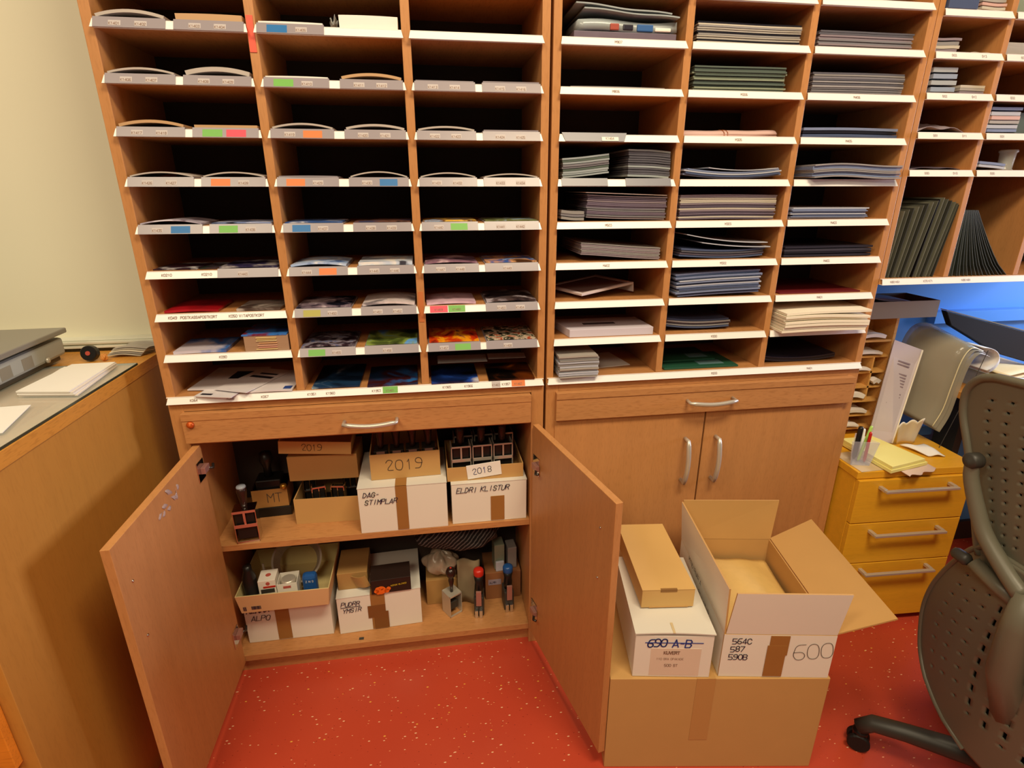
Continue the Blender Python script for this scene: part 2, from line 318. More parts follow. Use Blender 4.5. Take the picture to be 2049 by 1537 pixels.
def hinge(parent,loc,rz,sgn):
    o=MB(); o.box(-0.022,0.022,-0.0022,0.0,-0.028,0.028,0); 
    h=o.build('hinge',CHROME,parent,bevel=0.001); h.location=loc; h.rotation_euler=(0,0,rz)
    BX(-0.006,0.026,-0.014,-0.0022,-0.009,0.009).build('hinge_arm',PINKM,h,bevel=0.001)
    MB().tube([(0.02,-0.010,-0.004),(0.034,-0.018,-0.010),(0.046,-0.015,-0.004)],0.004,8).build('hinge_joint',DARKM,h,smooth=True)
    return h
# left door opened square to the front; its local x runs from hinge to tip
dl=MB().box(0,0.463,0,0.018,0,0.752).build('door',BV,CL,bevel=0.001); put(dl,(0.060,-0.003,0.056),-math.pi/2)  # local +y -> world +x
# local: x->-y world, y->+x world ; inner face is y=0.018 ... place so the outer face is at x=.042
dl.location=(0.042,-0.003,0.056)
for zz in (0.69,0.13):
    h=hinge(dl,(0.030,0.0182,zz),math.pi,1); h.scale=(1,1,1)
for zz in (0.648,0.509): MB().lathe([(0.0035,0),(0.0035,0.0015),(0,0.0022)],(0.422,0.018,zz),10,rot=Matrix.Rotation(-math.pi/2,3,'X')).build('screw',CHROME,dl,smooth=True)
t=MB(); rr=random.Random(3)
for (cx,cz,a,l) in ((0.205,0.722,0.9,0.055),(0.235,0.705,0.7,0.04),(0.175,0.71,-0.9,0.035),(0.262,0.70,0.2,0.03)):
    t.slab(lambda u,v,cx=cx,cz=cz,a=a,l=l:(cx+(u-.5)*l*math.cos(a)-(v-.5)*0.012*math.sin(a),0.0186+0.0016*math.sin(u*9+v*3),cz+(u-.5)*l*math.sin(a)+(v-.5)*0.012*math.cos(a)),8,3,-0.0004)
t.build('tape_scrap',mat('old_clear_tape','#cdb9b0',0.12,alpha=0.55,bump=0.4),dl,smooth=True)
# right door opened about a hundred degrees
dr=MB().box(0,0.458,-0.018,0,0,0.752).build('door',BV,CL,bevel=0.001)
ang=-math.pi/2+math.atan2(1.0606-0.9630,0.446); put(dr,(0.9640+0.0175,-0.008,0.056),ang)
# local x hinge->tip ; local +y faces outside (+x world)
dr.location=(0.982,-0.006,0.056)
for zz in (0.635,0.115):
    hinge(dr,(0.030,-0.0182,zz),0,-1)
    dr.children[-1].rotation_euler=(0,0,0)
for zz in (0.655,0.515): MB().lathe([(0.0035,0),(0.0035,0.0015),(0,0.0022)],(0.40,-0.018,zz),10,rot=Matrix.Rotation(math.pi/2,3,'X')).build('screw',CHROME,dr,smooth=True)

# ================= POSTCARD TRAYS (left unit) =================
ROW={7:'topmost',6:'second',5:'third',4:'fourth',3:'fifth',2:'sixth',1:'seventh',0:'eighth',-1:'lowest'}
CN=['left','middle','right']
TAGS={(7,0,0):'ww',(7,0,1):'ww',(7,1,0):'bw',(6,0,0):'ww',(6,0,1):'ww',(6,1,0):'gw',(6,1,1):'ww',(6,2,0):'ww',(6,2,1):'ww',(5,0,0):'ww',(5,0,1):'gp',(5,1,0):'wo',(5,1,1):'ww',(5,2,0):'ww',(5,2,1):'ww',
(4,0,0):'ww',(4,0,1):'ow',(4,1,0):'ow',(4,1,1):'wb',(4,2,0):'ww',(4,2,1):'ww',(3,0,0):'wb',(3,0,1):'gw',(3,1,0):'bw',(3,1,1):'ww',(3,2,0):'wg',(3,2,1):'ww',(2,0,1):'w',(2,1,0):'wo',(2,1,1):'ww',(2,2,0):'ww',(2,2,1):'w',
(1,1,0):'yw',(1,1,1):'ww',(1,2,1):'ww',(0,1,0):'gw',(0,1,1):'w',(0,2,0):'wg',(0,2,1):'w'}
TW={'w':'white','b':'blue','g':'green','o':'orange','p':'pink','y':'olive'}
numseed=[1401]
def face(x,s,off,zb): return Vector((x,-0.012+0.009*s-off,zb+0.0185*s))
def tagmesh(x0,x1,zb,c,off,txt=True,s0=0.12,s1=0.72):
    m=MB(); a,b,cc,d=face(x0,s0,off,zb),face(x1,s0,off,zb),face(x1,s1,off,zb),face(x0,s1,off,zb)
    m.panel([a,b,cc,d],0.0003)
    if txt:
        s='K%d'%numseed[0]; numseed[0]+=1; hh=0.0055; wd=text_width(s,hh)
        write(m,s,face((x0+x1)/2-wd/2,0.27,off,zb),(1,0,0),(0,0.437,0.9),hh,wd=0.0008,mi=1,lift=0.0003)
    return m,[TAGC[c],PRINT]
for (k,c,s),tg in TAGS.items():
    x0,x1=LC[c]; zb=shelfz(k); wd=0.140
    a=x0+0.003 if s==0 else x1-wd-0.003; b=a+wd
    side='left' if s==0 else 'right'
    cw=' and '.join(dict.fromkeys(TW[q] for q in tg))
    lab='frosted tray, %s tags, %s side, %s row, %s column, left unit'%(cw,side,ROW[k],CN[c])
    t=thing('card_tray',lab,'card tray',(a,0,zb+0.018),group='frosted postcard trays in the left unit')
    m=MB(); L=lambda p:(p.x-a,p.y,p.z-(zb+0.018))
    q=[L(face(a,0.0,0.0024,zb)),L(face(b,0.0,0.0024,zb)),L(face(b,1.12,0.0024,zb)),L(face(a,1.12,0.0024,zb))]
    m.panel(q,0.0013); m.box(0,wd,-0.004,0.16,0.0004,0.0022)
    m.build('tray_body',LIP,t)
    n=len(tg); 
    for i,ch in enumerate(tg):
        big=ch!='w'; tw=0.042 if big else 0.024; cx=wd*(0.42 if n==1 else (0.30+0.36*i))
        m,mm=tagmesh(cx-tw/2,cx+tw/2,0,ch,0.0027,not big,0.08 if big else 0.2,0.92 if big else 0.75)
        m.v=[(v[0],v[1],v[2]-0.018) for v in m.v]; m.build('tag',mm,t)
# tags stuck straight on strips/rail
for (x0,x1,zb,ch,par) in ((0.686,0.732,shelfz(1),'p',UL),(0.734,0.778,shelfz(1),'g',UL),(0.548,0.588,0.9279,'g',UL),(0.902,0.94,0.9279,'o',UL),(0.846,0.87,0.9279,'w',UL)):
    m,mm=tagmesh(x0,x1,zb,ch,0.0004,True,0.06,0.94); m.build('tag',mm,par)
def sheet(name,w_,d_,th,bow,mats,label,cat,loc,rz=0.0,group=None,nu=12,bowy=0.0,skew=0.0,zoff=None,parent=None):
    m=MB()
    fn=lambda u,v:(u*w_+skew*v,v*d_,bow*(1-(2*u-1)**2)+bowy*(1-(2*v-1)**2)+th+(zoff(u,v) if zoff else 0))
    m.slab(fn,nu,4,th); o=m.build(name,mats,parent,smooth=False)
    put(o,loc,rz); 
    if label: tag(o,label,cat,group)
    return o
# cards: (k,c,s): (height, bow, colours/material, look, depth)
P_=lambda n,cols,sc=18,st=(1,1,1):photo(n,cols,sc,hash_(n),0.3,st)
def hash_(n): return (sum(ord(c)*(i+3) for i,c in enumerate(n))%97)*0.37
pl=mat('grey_white_card','#b8aea6',0.4); pl2=mat('tan_card','#c09a70',0.5)
CARDS={(7,0,0):(.006,.010,pl,'pale bowed postcards',.11),(7,0,1):(.012,.001,pl2,'tan-edged stack of postcards',.11),(7,1,0):(.004,.001,PAPER,'white flat postcards',.11),
(6,0,0):(.004,.009,pl,'pale bowed postcards',.11),(6,0,1):(.009,.009,pl,'thicker pale bowed postcards',.11),(6,1,0):(.003,.001,PAPER,'white flat postcards',.11),(6,1,1):(.006,.008,pl2,'tan bowed postcards',.11),
(6,2,0):(.003,.0,LIP,'grey flat postcards',.11),(6,2,1):(.004,.0,LIP,'grey flat postcards',.11),
(5,0,0):(.006,.009,pl2,'tan bowed postcards',.11),(5,0,1):(.006,.0,pl2,'tan flat postcards',.11),(5,1,0):(.004,.009,pl,'pale bowed postcards',.11),(5,1,1):(.005,.008,pl,'pinkish bowed postcards',.11),(5,2,0):(.004,.007,pl,'pale bowed postcards',.11),(5,2,1):(.004,.0,LIP,'grey flat postcards',.11),
(4,0,0):(.003,.009,pl,'pale bowed postcards',.11),(4,0,1):(.003,.009,pl,'pale bowed postcards',.11),(4,1,0):(.003,.001,LIP,'grey flat postcards',.11),(4,1,1):(.003,.011,pl,'pale bowed postcards',.11),(4,2,0):(.003,.009,pl,'pale bowed postcards',.11),(4,2,1):(.003,.007,pl,'grey bowed postcards',.11),
(3,0,0):(.003,.008,P_('ph1',['#d8d4e0','#b0a8b8','#6a5a68']),'pale bowed postcards',.12),(3,0,1):(.003,.001,P_('ph2',['#20202c','#7a8ab8','#dcd8e4']),'dark postcards with white corner',.12),
(3,1,0):(.003,.001,P_('ph3',['#cfcfd6','#3a5a98','#1a2440']),'blue and grey postcards',.12),(3,1,1):(.003,.001,P_('ph4',['#2a1a18','#6a4438','#3a3a58']),'dark brown postcards',.12),
(3,2,0):(.003,.001,P_('ph5',['#e8b030','#f0c860','#7a5020','#a0b8d8']),'yellow orange postcards',.12),(3,2,1):(.003,.001,P_('ph6',['#3a3a20','#707848','#a8c8e8']),'olive postcards with sky blue edge',.12),
(2,0,1):(.004,.002,P_('ph7',['#14101c','#2a2448','#a8a0a0']),'near-black postcards with pale edge',.13),
(2,1,0):(.005,.006,P_('ph8',['#e8ecf4','#a8c0e8','#3a5898']),'white and blue bowed postcards',.13),(2,1,1):(.008,.001,P_('ph9',['#f0ece8','#c8d4e8','#40404c']),'white postcard pile',.13),
(2,2,0):(.004,.004,P_('ph10',['#2a1c24','#8a6478','#d8b8c0']),'dusky pink postcards',.13),(2,2,1):(.004,.001,P_('ph11',['#503018','#d8a070','#3a5aa8','#a8c8f0']),'brown and blue postcards',.13),
(1,1,0):(.004,.001,P_('ph12',['#0c0c10','#181828','#7a6a78','#c8b8c0']),'black and white postcards',.14),(1,1,1):(.006,.006,P_('ph13',['#c8bcb8','#d8ccd0','#7a747c']),'grey-white bowed postcards',.14),
(1,2,1):(.006,.004,P_('ph15',['#18141c','#4a3c3c','#b8b0bc']),'dark grey speckled postcards',.14),
(0,1,0):(.004,.003,P_('ph16',['#1c1418','#3a2c38','#8a8490','#4a5a90'],30),'dark flower-pattern postcards',.15),(0,1,1):(.004,.001,P_('ph17',['#182018','#4a5a28','#8aa048','#68a8f0'],12),'green landscape postcards',.15),
(0,2,0):(.004,.001,P_('ph18',['#3a0c08','#c83810','#f0a018','#5a1848'],12,(2,1,1)),'fiery sunset postcards',.15),(0,2,1):(.004,.001,P_('ph19',['#14100c','#3a4030','#c8b8a0','#a84828'],55),'dark multicoloured crowd postcards',.15)}
for (k,c,s),(h,bow,m_,look,dp) in CARDS.items():
    x0,x1=LC[c]; wd=0.134; a=x0+0.006 if s==0 else x1-wd-0.006; zb=shelfz(k)+0.0205
    lab='%s, %s side, %s row, %s column of left unit'%(look,'left' if s==0 else 'right',ROW[k],CN[c])
    sheet('postcard_stack',wd,dp,h,bow,m_,lab,'postcards',(a,0.0,zb),R.uniform(-0.012,0.012),'postcards in the left unit')
# cards with no tray
def card(w_,d_,h,m_,lab,x,y,z,rz=0,bow=0.001,name='postcard_stack',cat='postcards',grp='postcards in the left unit'): return sheet(name,w_,d_,h,bow,m_,lab,cat,(x,y,z),rz,grp)
card(.128,.10,.025,PAPER,'thick white card pack in the top visible row, middle column, left unit',.519,.004,shelfz(7)+.0180,.0,.001)
m=MB().slab(lambda u,v:(0.500+0.011*u+0.003*math.sin(v*9),0.004+0.05*v,shelfz(7)+0.027+0.018*abs(u-0.4)+0.006*math.sin(u*8+v*7)),8,4,0.001)
tag(m.build('plastic_wrap',CLEAR,smooth=True),'crumpled plastic wrap beside the thick white card pack','plastic wrap')
z2=shelfz(2)+0.0178
card(.10,.11,.003,P_('ph20',['#3a1c28','#281828','#c8c4c8']),'maroon postcards at the left of the sixth row, left column',.030,.01,z2)
card(.040,.11,.003,P_('ph21',['#182820','#3a2c34','#8a8890']),'dark green postcards in the middle of sixth row, left column',.134,.012,z2,.0)
z1=shelfz(1)+0.0178
card(.125,.13,.006,P_('ph22',['#a81420','#901018','#701018'],6),'red postcards at the left of the seventh row, left column',.038,.003,z1,.02,.003)
card(.105,.11,.006,P_('ph23',['#c8beb4','#b8aca4','#4a3a34'],9),'white postcards with dark emblem, right of seventh row, left column',.206,.003,z1,-.01)
zq=shelfz(0)+0.0178
card(.125,.13,.007,P_('ph24',['#c8c0cc','#3a68b0','#6a4048'],9),'pale and blue postcards at the left of the eighth row, left column',.040,.0,zq,.02)
t=thing('postcard_block','tall block of postcards with paper slips, right of eighth row, left column','postcards',(.212,.0,zq))
BX(0,.108,0,.13,0,.040).build('card_block',mat('card_edges','#a58468',0.6,var=0.12,scale=60,stretch=(0.2,0.2,10)),t,bevel=.0008)
BX(-.004,.106,-.001,.125,.0402,.0432).build('top_card',P_('ph25',['#1c3a78','#3a78c8','#7a2028'],14),t)
for i,(zz,xx,ww,cc) in enumerate(((.034,.03,.05,'#e6cf88'),(.030,.032,.046,'#e0c078'),(.026,.03,.05,'#e8d8a0'),(.020,.036,.045,'#d8a878'),(.014,.032,.048,'#e0b098'),(.009,.034,.046,'#e0a090'),(.004,.028,.052,'#e8d090'))):
    BX(xx,xx+ww,-.0025,.02,zz,zz+.0013).build('paper_slip',mat('slip%d'%i,cc,0.6),t)
card(.13,.13,.006,P_('ph14',['#b890a8','#d8b8c8','#302028'],10),'pink lilac postcards at the left of the seventh row, right column',.678,.003,z1,.01,.003)
zr=0.9279+0.0185
LF=lambda n:P_(n,['#e4dfe0','#dcd6da','#d0cad0'],9)
def leaflet(w_,d_,h,m_,lab,x,y,z,rz,marks):
    t=thing('leaflet',lab,'leaflet',(x,y,z),rz,'loose leaflets in the lowest row')
    BX(0,w_,0,d_,0,h).build('leaflet_sheets',m_,t)
    for a,b,c,d in marks: BX(a,b,c,d,h+.0002,h+.0006).build('dark_print',mat('dark_print','#20202c',.4),t)
    return t
leaflet(.150,.19,.003,LF('ph26'),'white leaflet with dark badge, far left of the lowest row',.040,.035,zr+.0026,-.10,((.07,.12,.085,.15),(.085,.125,.012,.03)))
leaflet(.10,.19,.002,LF('ph27'),'white leaflet fanned over its neighbour, left in the lowest row',.112,.02,zr+.0066,-.42,((.02,.09,.11,.125),(.03,.085,.14,.15)))
leaflet(.10,.13,.002,LF('ph28'),'white leaflet sticking out under the fanned one in the lowest row',.072,-.010,zr+.0002,-.25,((.01,.04,.01,.02),))
t=thing('leaflet','white leaflet with a blue square print, lowest row, left column','leaflet',(.2005,-.005,zr))
MB().slab(lambda u,v:(u*.112+.01*v,v*.17,.004+.002*math.sin(u*3)),8,4,.004).build('leaflet_sheets',LF('ph29'),t)
MB().panel([(.088,.008,.0060),(.108,.008,.0060),(.109,.03,.0060),(.089,.03,.0060)],.0004).build('blue_print',mat('blue_print','#2a4488',0.5),t)
card(.125,.2,.004,P_('ph30',['#05060a','#0c1220','#1c3a5c','#a8c0d0'],7),'black postcards with white-blue streak, left of lowest row, middle column',.362,.002,zr,.0,.001)
card(.135,.17,.004,P_('ph31',['#050608','#1a3050','#3a1414','#2868b0'],7),'black postcards with blue and red patches, lowest row, middle column',.508,-.004,zr,.02,.001)
card(.130,.16,.004,P_('ph32',['#060a14','#0c2050','#2048a0','#c8c8d0'],8),'dark blue postcards with white marks, left of lowest row, right column',.680,-.006,zr,.0,.001)
card(.130,.15,.004,P_('ph33',['#060403','#0a0604','#5a2808','#c86818'],7),'black postcards with orange glow, right of lowest row, right column',.838,-.004,zr,-.02,.001)
for i,(xa,l) in enumerate(((0.70,.14),(0.845,.11))):
    tag(MB().panel([(xa,.04+.02*i,zr+.045),(xa+l,.045+.02*i,zr+.043),(xa+l,.10,zr+.047),(xa,.10,zr+.049)],.0008).build('card_holder',CLEAR),'clear card holder above the %s postcards in lowest row, right column'%['dark blue','orange glow'][i],'card holder')

# ================= FOLDER STACKS =================
def stack(name,n,x0,x1,z0,z1,cols,look,where,depth=.24,y=.012,jit=.006,zoff=None,cat='folder',rz=0.0,gap=.08,hook=False,bow=0.0):
    th=(z1-z0)/n; wa=R.uniform(.0002,.0010); wp=R.uniform(0,6)
    for i in range(n):
        m_=cols[i%len(cols)] if n<8 else R.choice(cols); ja=R.uniform(-jit,jit*.6); jb=R.uniform(0,jit*.8); jx=R.uniform(0,jit); jx2=R.uniform(0,jit)
        w_=(x1-x0)-jx-jx2
        m=MB(); W0=x1-x0; zf_=(lambda u,v:(zoff((jx+u*w_)/W0,v) if zoff else 0)+wa*(1+math.sin(5*(jx+u*w_)/W0+wp)))
        m.slab(lambda u,v:(u*w_,v*depth,th*(1-gap)+zf_(u,v)),14,2,th*(1-gap)*R.uniform(.7,1.0))
        o=m.build(name,m_); put(o,(x0+jx,y+jb,z0+i*th+.0002),rz); tag(o,'%s in the stack %s'%(look,where),cat,'%s %s'%(look+'s',where))
def base(k): return shelfz(k)+.0178
GRY=[mat('grey_sheet_a','#7c7a80',0.35,var=.15,scale=40,stretch=(.3,.3,4)),mat('grey_sheet_b','#5c5b64',0.3,var=.15,scale=40),mat('grey_sheet_c','#979496',0.35,var=.1,scale=40)]
DK=[mat('dark_folder_a','#2c2a36',0.3),mat('dark_folder_b','#3c3a46',0.3),mat('dark_folder_c','#1f1e28',0.3)]
BLG=[mat('blue_grey_a','#7c88a8',0.35,var=.12,scale=30),mat('blue_grey_b','#b8bcc8',0.3,var=.1),mat('blue_grey_c','#4c5878',0.35,var=.1)]
GRN=[mat('green_grey_a','#69756a',0.3,var=.15,scale=30),mat('green_grey_b','#8a9480',0.3,var=.15,scale=30),mat('green_grey_c','#58645c',0.3,var=.1)]
PUR=[mat('purple_grey_a','#6c6070',0.35,var=.12,scale=30),mat('purple_grey_b','#58505e',0.35,var=.1),mat('purple_grey_c','#8c8088',0.35,var=.1)]
LGT=[mat('pale_edge_a','#a8a29a',0.4,var=.15,scale=60,stretch=(.3,.3,5)),mat('pale_edge_b','#8f8c8a',0.4,var=.1),mat('pale_edge_c','#c4bcac',0.4,var=.1)]
# middle unit, left column
b=base(7)
t=thing('parcel_bundle','purple-grey pack with clear bags of red and blue things, top row, middle unit','parcel',(1.055,.012,b))
BX(0,.255,0,.22,0,.016).build('pack_base',PUR[0],t,bevel=.001)
MB().slab(lambda u,v:(.01+.245*u,.004+.2*v,.040+.003*math.sin(u*7+v*3)),16,4,.022).build('bag_layer',SLEEVE,t,smooth=True)
BX(.088,.11,.000,.05,.020,.034).build('red_item',mat('dull_red','#a04838',.5),t,bevel=.002)
BX(.155,.195,.000,.05,.019,.034).build('blue_item',mat('dull_blue','#2c5c98',.5),t,bevel=.002)
BX(.12,.145,-.0005,.05,.021,.033).build('dark_item',DK[0],t,bevel=.002)
BX(.20,.24,-.0005,.05,.020,.028).build('white_item',PAPER,t,bevel=.002)
for i,(dx,zz,sl) in enumerate(((.02,.049,-.03),(.0,.059,-.038))):
    m=MB().slab(lambda u,v:(1.055+dx+.235*u,.0+.2*v,b+zz+.012+sl*u*.4+.0015*math.sin(u*9)),14,2,.003)
    tag(m.build('clear_sheet',SLEEVE),'%s slanting clear sheet on the parcel bundle, top row'%['lower','upper'][i],'plastic sheet')
card(.24,.2,.003,GRY[2],'single thin pale folder in the nearly empty second row, middle unit',1.05,.01,base(6),0,.001,'folder','folder',None)
t=thing('card_tray','wide grey tray front with one printed label, third row, middle unit','card tray',(1.036,0,shelfz(5)))
MB().panel([(0,-.0135,.001),(.150,-.0135,.001),(.158,-.004,.021),(-.008,-.004,.021)],.0013).build('tray_body',mat('slate_plastic','#7a7a84',.35),t)
m,mm=tagmesh(.092,.135,0,'W',.0035,True,.1,.6); m.build('tag',mm,t)
stack('plastic_sleeve',9,1.034,1.157,base(4),base(4)+.048,[GRN[2],SLEEVE,GRY[0]],'clear grey plastic sleeve','at the left of the fourth row, middle unit',.2,.008,.003,lambda u,v:.012*u,'plastic sleeve')
stack('plastic_sleeve',12,1.207,1.323,base(4),base(4)+.066,[GRY[1],GRN[2],SLEEVE],'dark grey plastic sleeve','at the right of the fourth row, middle unit',.2,.008,.003,lambda u,v:.006*(1-u),'plastic sleeve')
for i,(xa,xb) in enumerate(((1.030,1.150),(1.198,1.320))):
    tag(MB().panel([(xa,-.0136,shelfz(4)+.001),(xb,-.0136,shelfz(4)+.001),(xb,-.0046,shelfz(4)+.0195),(xa,-.0046,shelfz(4)+.0195)],.0012).build('card_tray',mat('slate_plastic','#7a7a84',.35)),'grey tray front under the %s sleeves, fourth row, middle unit'%['left','right'][i],'card tray')
stack('plastic_sleeve',3,1.034,1.098,base(3),base(3)+.024,[LGT[1],GRY[0]],'low pale sleeve','left of the fifth row, middle unit',.18,.006,.003,lambda u,v:.004*(1-u),'plastic sleeve')
stack('folder',13,1.102,1.324,base(3),base(3)+.058,[PUR[2],GRY[0],PUR[0]],'purple-grey paper folder','at the right of the fifth row, middle unit',.23,.012,.004,lambda u,v:.008*(1-u))
card(.222,.23,.0022,PAPER,'white sheet lying on the purple-grey folders, fifth row',1.100,.012,base(3)+.0705,0,.0,'paper_sheet','paper',None).rotation_euler=(0,.036,0)
stack('folder',8,1.092,1.318,base(2),base(2)+.032,[LGT[1],PUR[2],GRY[2]],'slanting brown-grey folder','in the sixth row, middle unit',.22,.012,.004,lambda u,v:.016-.016*u)
# tilted white lid in row 1
t=thing('box_lid','shallow white box lid lying tilted, seventh row, middle unit','box lid',(1.075,-.002,base(1)+.0005))
m=MB(); W_,D_,Hh=.19,.17,.03
m.box(0,W_,0,D_,0,.0025); 
for q in ((0,W_,0,.012),(0,W_,D_-.012,D_)): m.box(q[0],q[1],q[2],q[3],.0025,.006)
for q in ((0,.012),(W_-.012,W_)): m.box(q[0],q[1],.012,D_-.012,.0025,.006)
m.box(W_-.003,W_,0,D_,-.022,0)
m.build('lid',mat('pinkish_white_card','#cfc0c0',.5,var=.03),t,bevel=.0006)
BX(.014,W_-.014,.014,D_-.014,.0026,.0034).build('lid_panel',mat('grey_brown_card','#7a625e',.6),t)
t.rotation_euler=(0.0,-0.09,.40); t.location=(1.098,.004,base(1)+.012)
t=thing('flat_box','flat white box with dark slot in the lid, eighth row, middle unit','box',(1.068,.006,base(0)))
m=MB().hexa([(0,0,0),(.245,0,0),(.240,.135,0),(-.02,.135,0)],[(0,0,.022),(.245,0,.022),(.240,.135,.022),(-.02,.135,.022)])
m.build('box_body',mat('lilac_white_card','#cdc6d2',.5,var=.02),t,bevel=.001)
BX(.055,.150,.055,.072,.0222,.0232).build('slot',mat('slot_dark','#3c2c34',.6),t)
stack('leaflet',11,1.032,1.150,zr,zr+.066,[LGT[0],BLG[1],LGT[1]],'glossy leaflet','at the left of the lowest row, middle unit',.14,-.022,.005,None,'leaflet',0.0)
stack('leaflet',2,1.026,1.136,0.9279-.004,0.9279+.0,[LGT[1]],'drooping leaflet','hanging over the rail',.004,-.020,.001,None,'leaflet') if 0 else None
card(.12,.14,.002,PAPER,'thin white leaflet lying behind the glossy stack, lowest row',1.160,.06,zr,.15,0,'leaflet','leaflet',None)
# middle unit, middle column
stack('folder',11,1.362,1.640,base(7),base(7)+.046,[DK[2],LGT[1],LGT[2],LGT[0],GRY[2],LGT[1]],'pale-edged paper folder','in the top row, centre column of middle unit',.24,.012,.004)
stack('plastic_sleeve',12,1.358,1.618,base(6),base(6)+.056,[GRN[2],GRN[1],GRN[0],GRN[1],GRN[1],GRN[2]],'green-grey plastic sleeve','in the second row, centre column of middle unit',.24,.008,.010,None,'plastic sleeve')
t=thing('paper_roll','pale pink flattened paper bundle with rubber band, third row, middle unit','paper bundle',(1.355,.03,base(5)))
m=MB().slab(lambda u,v:(.268*u,.06*v,.0045+.012*math.sin(math.pi*min(1,max(0,v)))**.6+.004*u+.0006*math.sin(u*15)),14,8,.004)
m.slab(lambda u,v:(.268*u,.06*v,.0044),2,2,.004); m.build('paper_wrap',mat('pink_paper','#c9aaa4',.6),t,smooth=True)
for xx in (.118,.128): MB().tube([(xx,-.001,.0),(xx,.0,.010),(xx+.001,.012,.0165),(xx,.03,.0195),(xx,.05,.0165),(xx,.061,.006)],.0009,6).build('rubber_band',mat('rubber_brown','#a86038',.5),t)
curve=lambda a:(lambda u,v:a*(2*u-1)**2)
stack('plastic_folder',4,1.358,1.640,base(4),base(4)+.018,[BLG[0],BLG[2],BLG[1]],'blue-grey curved folder','in the fourth row, centre column of middle unit',.22,.0,.012,curve(.010))
card(.20,.2,.002,BLG[1],'pale curled folder on top, fourth row, centre column of middle unit',1.425,.0,base(4)+.020,.02,-.006,'plastic_folder','folder',None).location.z+=.007
stack('folder',15,1.358,1.640,base(3),base(3)+.064,[PUR[1],PUR[0],PUR[1],PUR[2],LGT[2],PUR[2],PUR[0],PUR[2]],'purple-brown paper folder','in the fifth row, centre column of middle unit',.24,.010,.004)
stack('plastic_folder',4,1.368,1.630,base(2),base(2)+.024,[BLG[2],PUR[1],GRY[1]],'dark ring-edged folder','in the sixth row, centre column of middle unit',.22,.006,.012,curve(.006))
for i,(xa,w_) in enumerate(((1.385,.24),(1.43,.205))):
    m=MB().slab(lambda u,v:(w_*u,.2*v,.0026+(.026-.010*i)*(1-u)**2+.002*u),14,2,.0022)
    o=tag(m.build('plastic_folder',BLG[1]),'%s pale curled folder with rounded spine, sixth row, centre column'%['upper','lower'][i],'folder'); put(o,(xa,.002,base(2)+.036-.008*i+(.004 if i==0 else 0)))
stack('plastic_folder',14,1.362,1.625,base(1),base(1)+.064,[BLG[2],BLG[0],BLG[1],BLG[0],BLG[1],BLG[1]],'blue-white plastic folder','in the seventh row, centre column of middle unit',.24,-.006,.014,lambda u,v:.010*u)
stack('booklet',5,1.358,1.565,base(0),base(0)+.026,[BLG[2],GRY[2],PUR[1],GRY[2]],'curved grey booklet','in the eighth row, centre column of middle unit',.2,.03,.008,lambda u,v:.014*(1-u)**2+.006*u*u,'booklet')
for i,(a_,z_,rz_) in enumerate(((1.360,0,.0),(1.354,.0065,.03))):
    t=thing('green_folder','%s dark green glossy folder in the lowest row, middle unit'%['lower','upper'][i],'folder',(a_,.012+.05*i,zr+z_+.0002),rz_)
    BX(0,.235-.04*i,0,.15-.02*i,0,.0058).build('folder_cover',GREENP,t,bevel=.001)
    BX(.12,.20-.02*i,.02,.06,.0059,.0063).build('print_patch',mat('folder_print','#5a7a80',.4),t)
# middle unit, right column
stack('folder',8,1.686,1.955,base(7),base(7)+.038,[GRY[0],PUR[2],GRY[1]],'grey-violet folder','in the top row, right column of middle unit',.24,.010,.004)
stack('folder',10,1.688,1.955,base(6),base(6)+.050,[GRY[1],LGT[1],GRY[0],GRY[2]],'thick grey folder','in the second row, right column of middle unit',.24,.010,.004)
stack('folder',3,1.684,1.966,base(5),base(5)+.024,[BLG[2],DK[2],BLG[0]],'navy thin folder','in the third row, right column of middle unit',.24,.010,.003)
stack('plastic_sleeve',8,1.705,1.973,base(4),base(4)+.034,[BLG[0],GRY[2],BLG[0]],'long clear wavy sleeve','in the fourth row, right column of middle unit',.24,-.028,.008,lambda u,v:.004*math.sin(u*5)+.004*u,'plastic sleeve')
stack('plastic_folder',8,1.684,1.925,base(3),base(3)+.030,[BLG[1],BLG[0],BLG[0]],'light blue paper folder','in the fifth row, right column of middle unit',.22,.004,.010)
stack('folder',4,1.684,1.962,base(2),base(2)+.030,[DK[0],DK[2],DK[1]],'charcoal folder','in the sixth row, right column of middle unit',.24,.008,.004)
card(.26,.24,.004,mat('dark_red_card','#6a1c20',.4),'single dark red folder in the seventh row, right column',1.69,.008,base(1),0,0,'folder','folder',None)
for i in range(7):
    yy=-.045+R.uniform(-.006,.006); xx=1.681+R.uniform(-.002,.006)
    m=MB().slab(lambda u,v:(.268*u+.015*v,.21*v,.0072+.006*math.sin(u*3.0+i*.1)*(0.4+.1*i)+(.010*u*u if i==6 else 0)),14,4,.0066)
    o=m.build('paper_envelope',CREAM); put(o,(xx,yy,base(0)+.0005+.0078*i)); tag(o,'cream envelope of the thick overhanging pile, eighth row, right column','envelope','cream envelopes piled in the eighth row')
stack('booklet',3,1.684,1.93,zr,zr+.014,[DK[0],DK[2]],'black curved booklet','in the lowest row, right column of middle unit',.2,.03,.004,curve(.010),'booklet')
